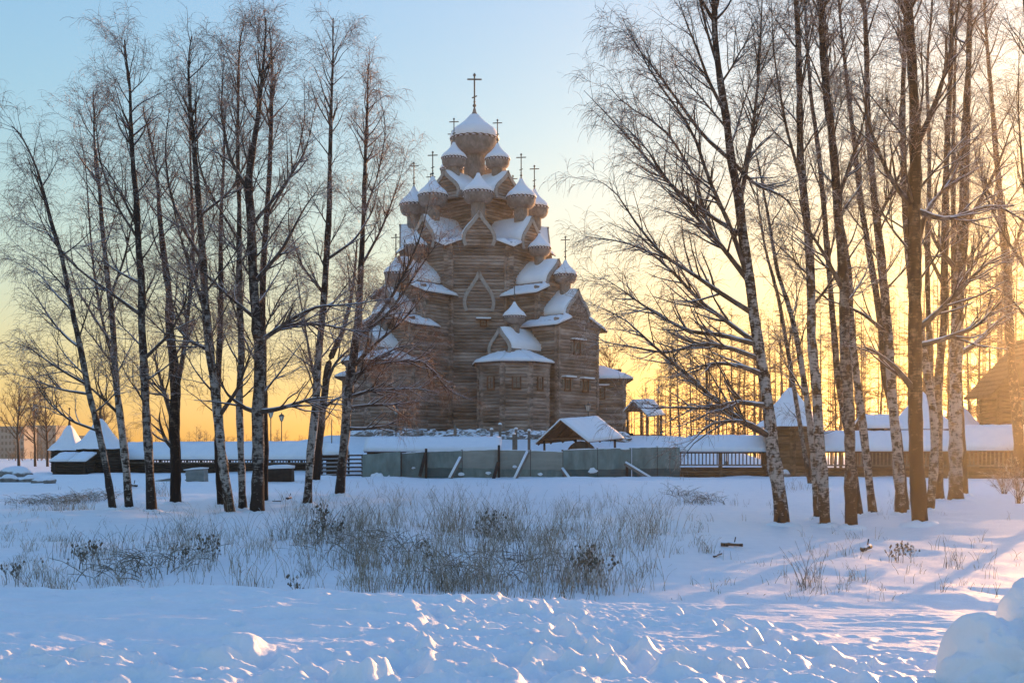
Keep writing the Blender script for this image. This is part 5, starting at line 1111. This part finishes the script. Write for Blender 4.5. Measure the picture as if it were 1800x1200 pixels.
# ---------------------------------------------------------------- dry grass and weeds
def g_at(px, py):
    Y = float(np.interp(-py, [-1045,-1003,-962,-917,-889,-874,-860,-846,-836], [18.5,22.5,28,35,47,54,64,79,92])); return (px-900)/F*Y, Y
def grass_curves(X, Y, H, rs, lean=.22, S=6, droop=.5):
    n = len(X); Z = ground_z(X, Y)-.04; C = np.zeros((n, S, 3)); C[:, 0] = np.stack([X, Y, Z], -1); a = rs.rand(n)*6.28; l = lean*np.abs(rs.randn(n))
    d = np.stack([np.cos(a)*l, np.sin(a)*l, np.ones(n)], -1); o = np.stack([np.cos(a), np.sin(a), np.zeros(n)], -1); br = rs.rand(n) < .25
    for s in range(1, S):
        d = d+o*(droop*.14*s*rs.rand(n)[:, None])+rs.randn(n, 3)*.04; d[br, 2] -= .30*(s > S*.5); d /= np.linalg.norm(d, axis=1, keepdims=True); C[:, s] = C[:, s-1]+d*(H/(S-1))[:, None]
    return C
def clump(px, py, wpx, hpx, n, label, mt='dry_grass', seed=0, r=.006, lean=.22, name='grass_clump', cat='grass', group=None, droop=.5):
    rs = np.random.RandomState(seed+int(px)); X0, Y0 = g_at(px, py); k = Y0/F; w = wpx*k/2
    X = X0+rs.randn(n)*w*.75; Yy = Y0+rs.randn(n)*max(w*.9, .2); H = hpx*k*rs.uniform(.35, 1.1, n); C = grass_curves(X, Yy, H, rs, lean, droop=droop)
    b = np.array([X0, Y0, gz(X0, Y0)]); V, q = ribbons(C-b, r*np.linspace(1, .5, 6)[None]*np.ones((n, 1)), rs)
    o = np_mesh(name, V, [q], M[mt], loc=tuple(b)); return tag(o, label, cat, group)
def heads(px, py, w, h, n, label, seed=0):
    """weeds: upright stems with side twigs and little seed heads"""
    rs = np.random.RandomState(seed+int(px)); X0, Y0 = g_at(px, py); k = Y0/F; X = X0+rs.randn(n)*w*k*.4; Yy = Y0+rs.randn(n)*.5; H = h*k*rs.uniform(.5, 1.1, n)
    b = np.array([X0, Y0, gz(X0, Y0)]); C = grass_curves(X, Yy, H, rs, .08, droop=.1)-b; R_ = .009*np.linspace(1, .5, 6)[None]*np.ones((n, 1)); v, q = tubes(C, R_, 3)
    C2, R2 = sprout(C, R_, n*7, .35, 1, .6, .28, 3, rs, up=.05, jit=.1, rabs=.006); v2, q2 = ribbons(C2, R2, rs)
    e = C2[:, -1]; rr = rs.uniform(.015, .035, len(e))[:, None, None]; oc = np.array([[1,0,0],[-1,0,0],[0,1,0],[0,-1,0],[0,0,1.6],[0,0,-1]])[None]*rr; v3 = (e[:, None]+oc).reshape(-1, 3); f3 = (np.arange(len(e))[:, None, None]*6+np.array([[0,2,4],[2,1,4],[1,3,4],[3,0,4],[2,0,5],[1,2,5],[3,1,5],[0,3,5]])[None]).reshape(-1, 3)
    o = np_mesh('weed', np.concatenate([v, v2, v3]), [q, q2+len(v), f3+len(v)+len(v2)], M['dark_grass'], loc=tuple(b)); return tag(o, label, 'weed')
CL = [(1145,935,60,75,150,'tall tussock of dry grass standing alone right of centre','dry_grass'), (1085,958,60,60,110,'dry grass tussock left of the tall one on the slope','dry_grass'), (800,925,75,80,220,'dense brown grass thicket in front of the middle of the hoarding','dry_grass'),
      (655,920,60,60,110,'sparse pale grass tuft before the left end of the hoarding','dry_grass'), (1420,1015,34,75,40,'small tuft with a few tall stalks on the lower right slope','dark_grass'), (1245,965,26,34,40,'grass tuft beside the fallen branch','dry_grass'),
      (1500,1005,40,30,40,'flattened grass tuft on the lower right slope','dry_grass'), (1675,985,22,45,26,'thin seed stalks on the slope near the right edge','dark_grass'), (285,868,34,34,60,'grass tuft between the third and fourth birches','dark_grass'), (128,905,44,34,70,'spiky tuft at the foot of the leaning left birch','dry_grass'),
      (1010,1010,70,70,160,'broad stand of tall grass below the hoarding right of centre','dark_grass'), (870,930,70,70,200,'dark thick grass stand in the middle of the slope','dark_grass'), (585,955,80,80,220,'dark bushy grass left of centre with snow caught in it','dark_grass'),
      (700,985,70,60,150,'grass stand low on the slope below the dark bushes','dark_grass'), (540,1000,26,40,30,'small weed tuft low on the slope left of centre','dark_grass'), (1600,890,24,34,40,'pale grass beside the white birch foot','dry_grass'), (800,1020,80,70,200,'thick dark grass at the hollow edge in the centre','dark_grass'),
      (500,945,40,60,70,'upright dark tuft right of the thick birch','dark_grass'), (310,955,80,60,180,'wide dark grass bed at lower left','dark_grass'), (170,960,80,50,140,'drooping grass patch at the far lower left','dark_grass'), (1215,880,60,25,90,'low grass mat with snow below the fallen hoarding prop','dry_grass'),
      (1400,865,50,22,60,'low dry grass behind the big leaning birch','dry_grass'), (640,985,50,60,90,'leaning grass tuft between two dark stands','dark_grass'), (930,985,70,75,170,'tall reeds just left of the broad stand','dark_grass')]
for i, (px, py, w, h, n, lb, mt) in enumerate(CL): clump(px, py, w*(1.15 if n > 100 else 1), h*1.1, int(n*.62) if n > 100 else n, lb, mt, i)
for i, (px, py, w, h, n, lb) in enumerate(((745,1000,10,55,3,'single tall dark weed stalk on the hollow edge left of centre'), (535,1030,8,45,2,'lone weed with side twigs above the near snow edge'), (48,1005,18,40,5,'bent dark weed stump at the lower left edge'), (862,960,30,60,14,'dark seeded weeds in the middle of the grass'), (350,985,40,45,16,'dark seeded weeds at lower left'), (160,985,40,40,16,'drooping seeded weeds at the far lower left'), (1585,975,24,30,8,'few seeded stalks on the right slope'), (1040,1015,40,60,14,'seeded weeds at the right end of the tall grass'), (565,960,50,60,20,'seeded weeds in the dark bush left of centre'))): heads(px, py, w, h, n, lb, i)
def arch_clump(px, py, w, n, label, seed):
    rs = np.random.RandomState(seed); X0, Y0 = g_at(px, py); k = Y0/F; X = X0+rs.uniform(-.5, .5, n)*w*k; Yy = Y0+rs.randn(n)*.9; b = np.array([X0, Y0, gz(X0, Y0)])
    C = grass_curves(X, Yy, rs.uniform(.5, 1.0, n), rs, .5, 7, 2.6)-b; C[:, :, 2] = C[:, :, 2]
    V, q = ribbons(C, .010*np.linspace(1, .5, 7)[None]*np.ones((n, 1)), rs); o = np_mesh('bent_reeds', V, [q], M['dark_grass'], loc=tuple(b)); tag(o, label, 'reeds')
arch_clump(80, 880, 110, 230, 'bent snow laden reeds heaped at the far left', 3); arch_clump(150, 874, 80, 200, 'dark drooping reeds beside the leaning left birch', 4)
arch_clump(1240, 880, 60, 90, 'low bent grass with snow in front of the log wall', 5); arch_clump(1195, 872, 40, 60, 'small arched grass heap left of the low bent grass', 6)
arch_clump(260, 990, 150, 120, 'matted drooping weeds at the lower left of the slope', 7); arch_clump(640, 965, 190, 130, 'matted weeds in the middle left of the slope', 8); arch_clump(860, 1000, 190, 130, 'matted frosty weeds in the centre hollow', 9)
# everywhere else: sparse stems as one mass
rs = np.random.RandomState(17); n = 6500; px = rs.rand(n)*1800; py = 850+185*rs.rand(n)**.9
dn = np.interp(px, [0,150,300,420,480,560,700,900,1050,1150,1250,1400,1800], [.55,.6,.8,.25,.35,.8,.9,1,.9,.5,.15,.10,.10])*np.interp(py, [850,880,900,930,1000,1035], [.3,.45,.6,.85,.9,.8])*np.clip(3.0*(vnoise(px*.022, py*.05, 61)+.5)-.75, .04, 2)
kp = rs.rand(n) < dn; px, py = px[kp], py[kp]; XY = np.array([g_at(a, b) for a, b in zip(px, py)]); kf = 5; X = np.repeat(XY[:, 0], kf)+rs.randn(len(px)*kf)*.09; Yy = np.repeat(XY[:, 1], kf)+rs.randn(len(px)*kf)*.12
hh = np.repeat(rs.uniform(.12, .7, len(px)), kf)*rs.uniform(.5, 1.3, len(px)*kf)*np.repeat(.55+.7*(px > 300)*(px < 1180), kf)
C = grass_curves(X, Yy, hh, rs, .2); V, q = ribbons(C, .0055*np.linspace(1, .5, 6)[None]*np.ones((len(X), 1)), rs)
tag(np_mesh('dry_grass', V, [q], M['dry_grass']), 'sparse dry grass poking through the snow slope', 'grass', kind='stuff')
# low shrub at the right edge
def shrub(px, py, hpx, label, seed):
    rs = np.random.RandomState(seed); X0, Y0 = g_at(px, py); k = Y0/F; n = 26; b = np.array([X0, Y0, gz(X0, Y0)]); r = empty('bare_shrub', tuple(b), label, 'shrub')
    C = grass_curves(np.full(n, X0)+rs.randn(n)*.06, np.full(n, Y0)+rs.randn(n)*.06, hpx*k*rs.uniform(.6, 1.1, n), rs, .55, 7, .3)-b; R_ = .012*np.linspace(1, .4, 7)[None]*np.ones((n, 1)); v, q = tubes(C, R_, 4); np_mesh('stems', v, [q], M['branch'], r)
    C2, R2 = sprout(C, R_, n*9, .25, 1, .5, .5, 4, rs, up=.03, jit=.08, rabs=.006); C3, R3 = sprout(C2, R2, n*30, .2, 1, .5, .25, 3, rs, jit=.1, rabs=.004)
    a, b2 = ribbons(C2, R2, rs); c, d = ribbons(C3, R3, rs); np_mesh('twigs', np.concatenate([a, c]), [b2, d+len(a)], M['twig'], r)['kind'] = 'stuff'
shrub(1790, 885, 90, 'bare twiggy shrub at the right edge below the gallery', 3); shrub(1765, 870, 60, 'smaller bare shrub left of the edge shrub', 4)
# ---------------------------------------------------------------- the air
m = bpy.data.materials.new('air'); m.use_nodes = True; n = m.node_tree; n.nodes.clear()
o = n.nodes.new('ShaderNodeOutputMaterial'); v = n.nodes.new('ShaderNodeVolumePrincipled'); v.inputs['Color'].default_value = (1, .98, .88, 1); v.inputs['Density'].default_value = .00034; v.inputs['Anisotropy'].default_value = .8
n.links.new(v.outputs[0], o.inputs['Volume'])
mb = MB(); mb.box(-1500, 1500, -60, 1400, -1.2, 52)
hz = mb.build('haze', m); hz['kind'] = 'stuff'
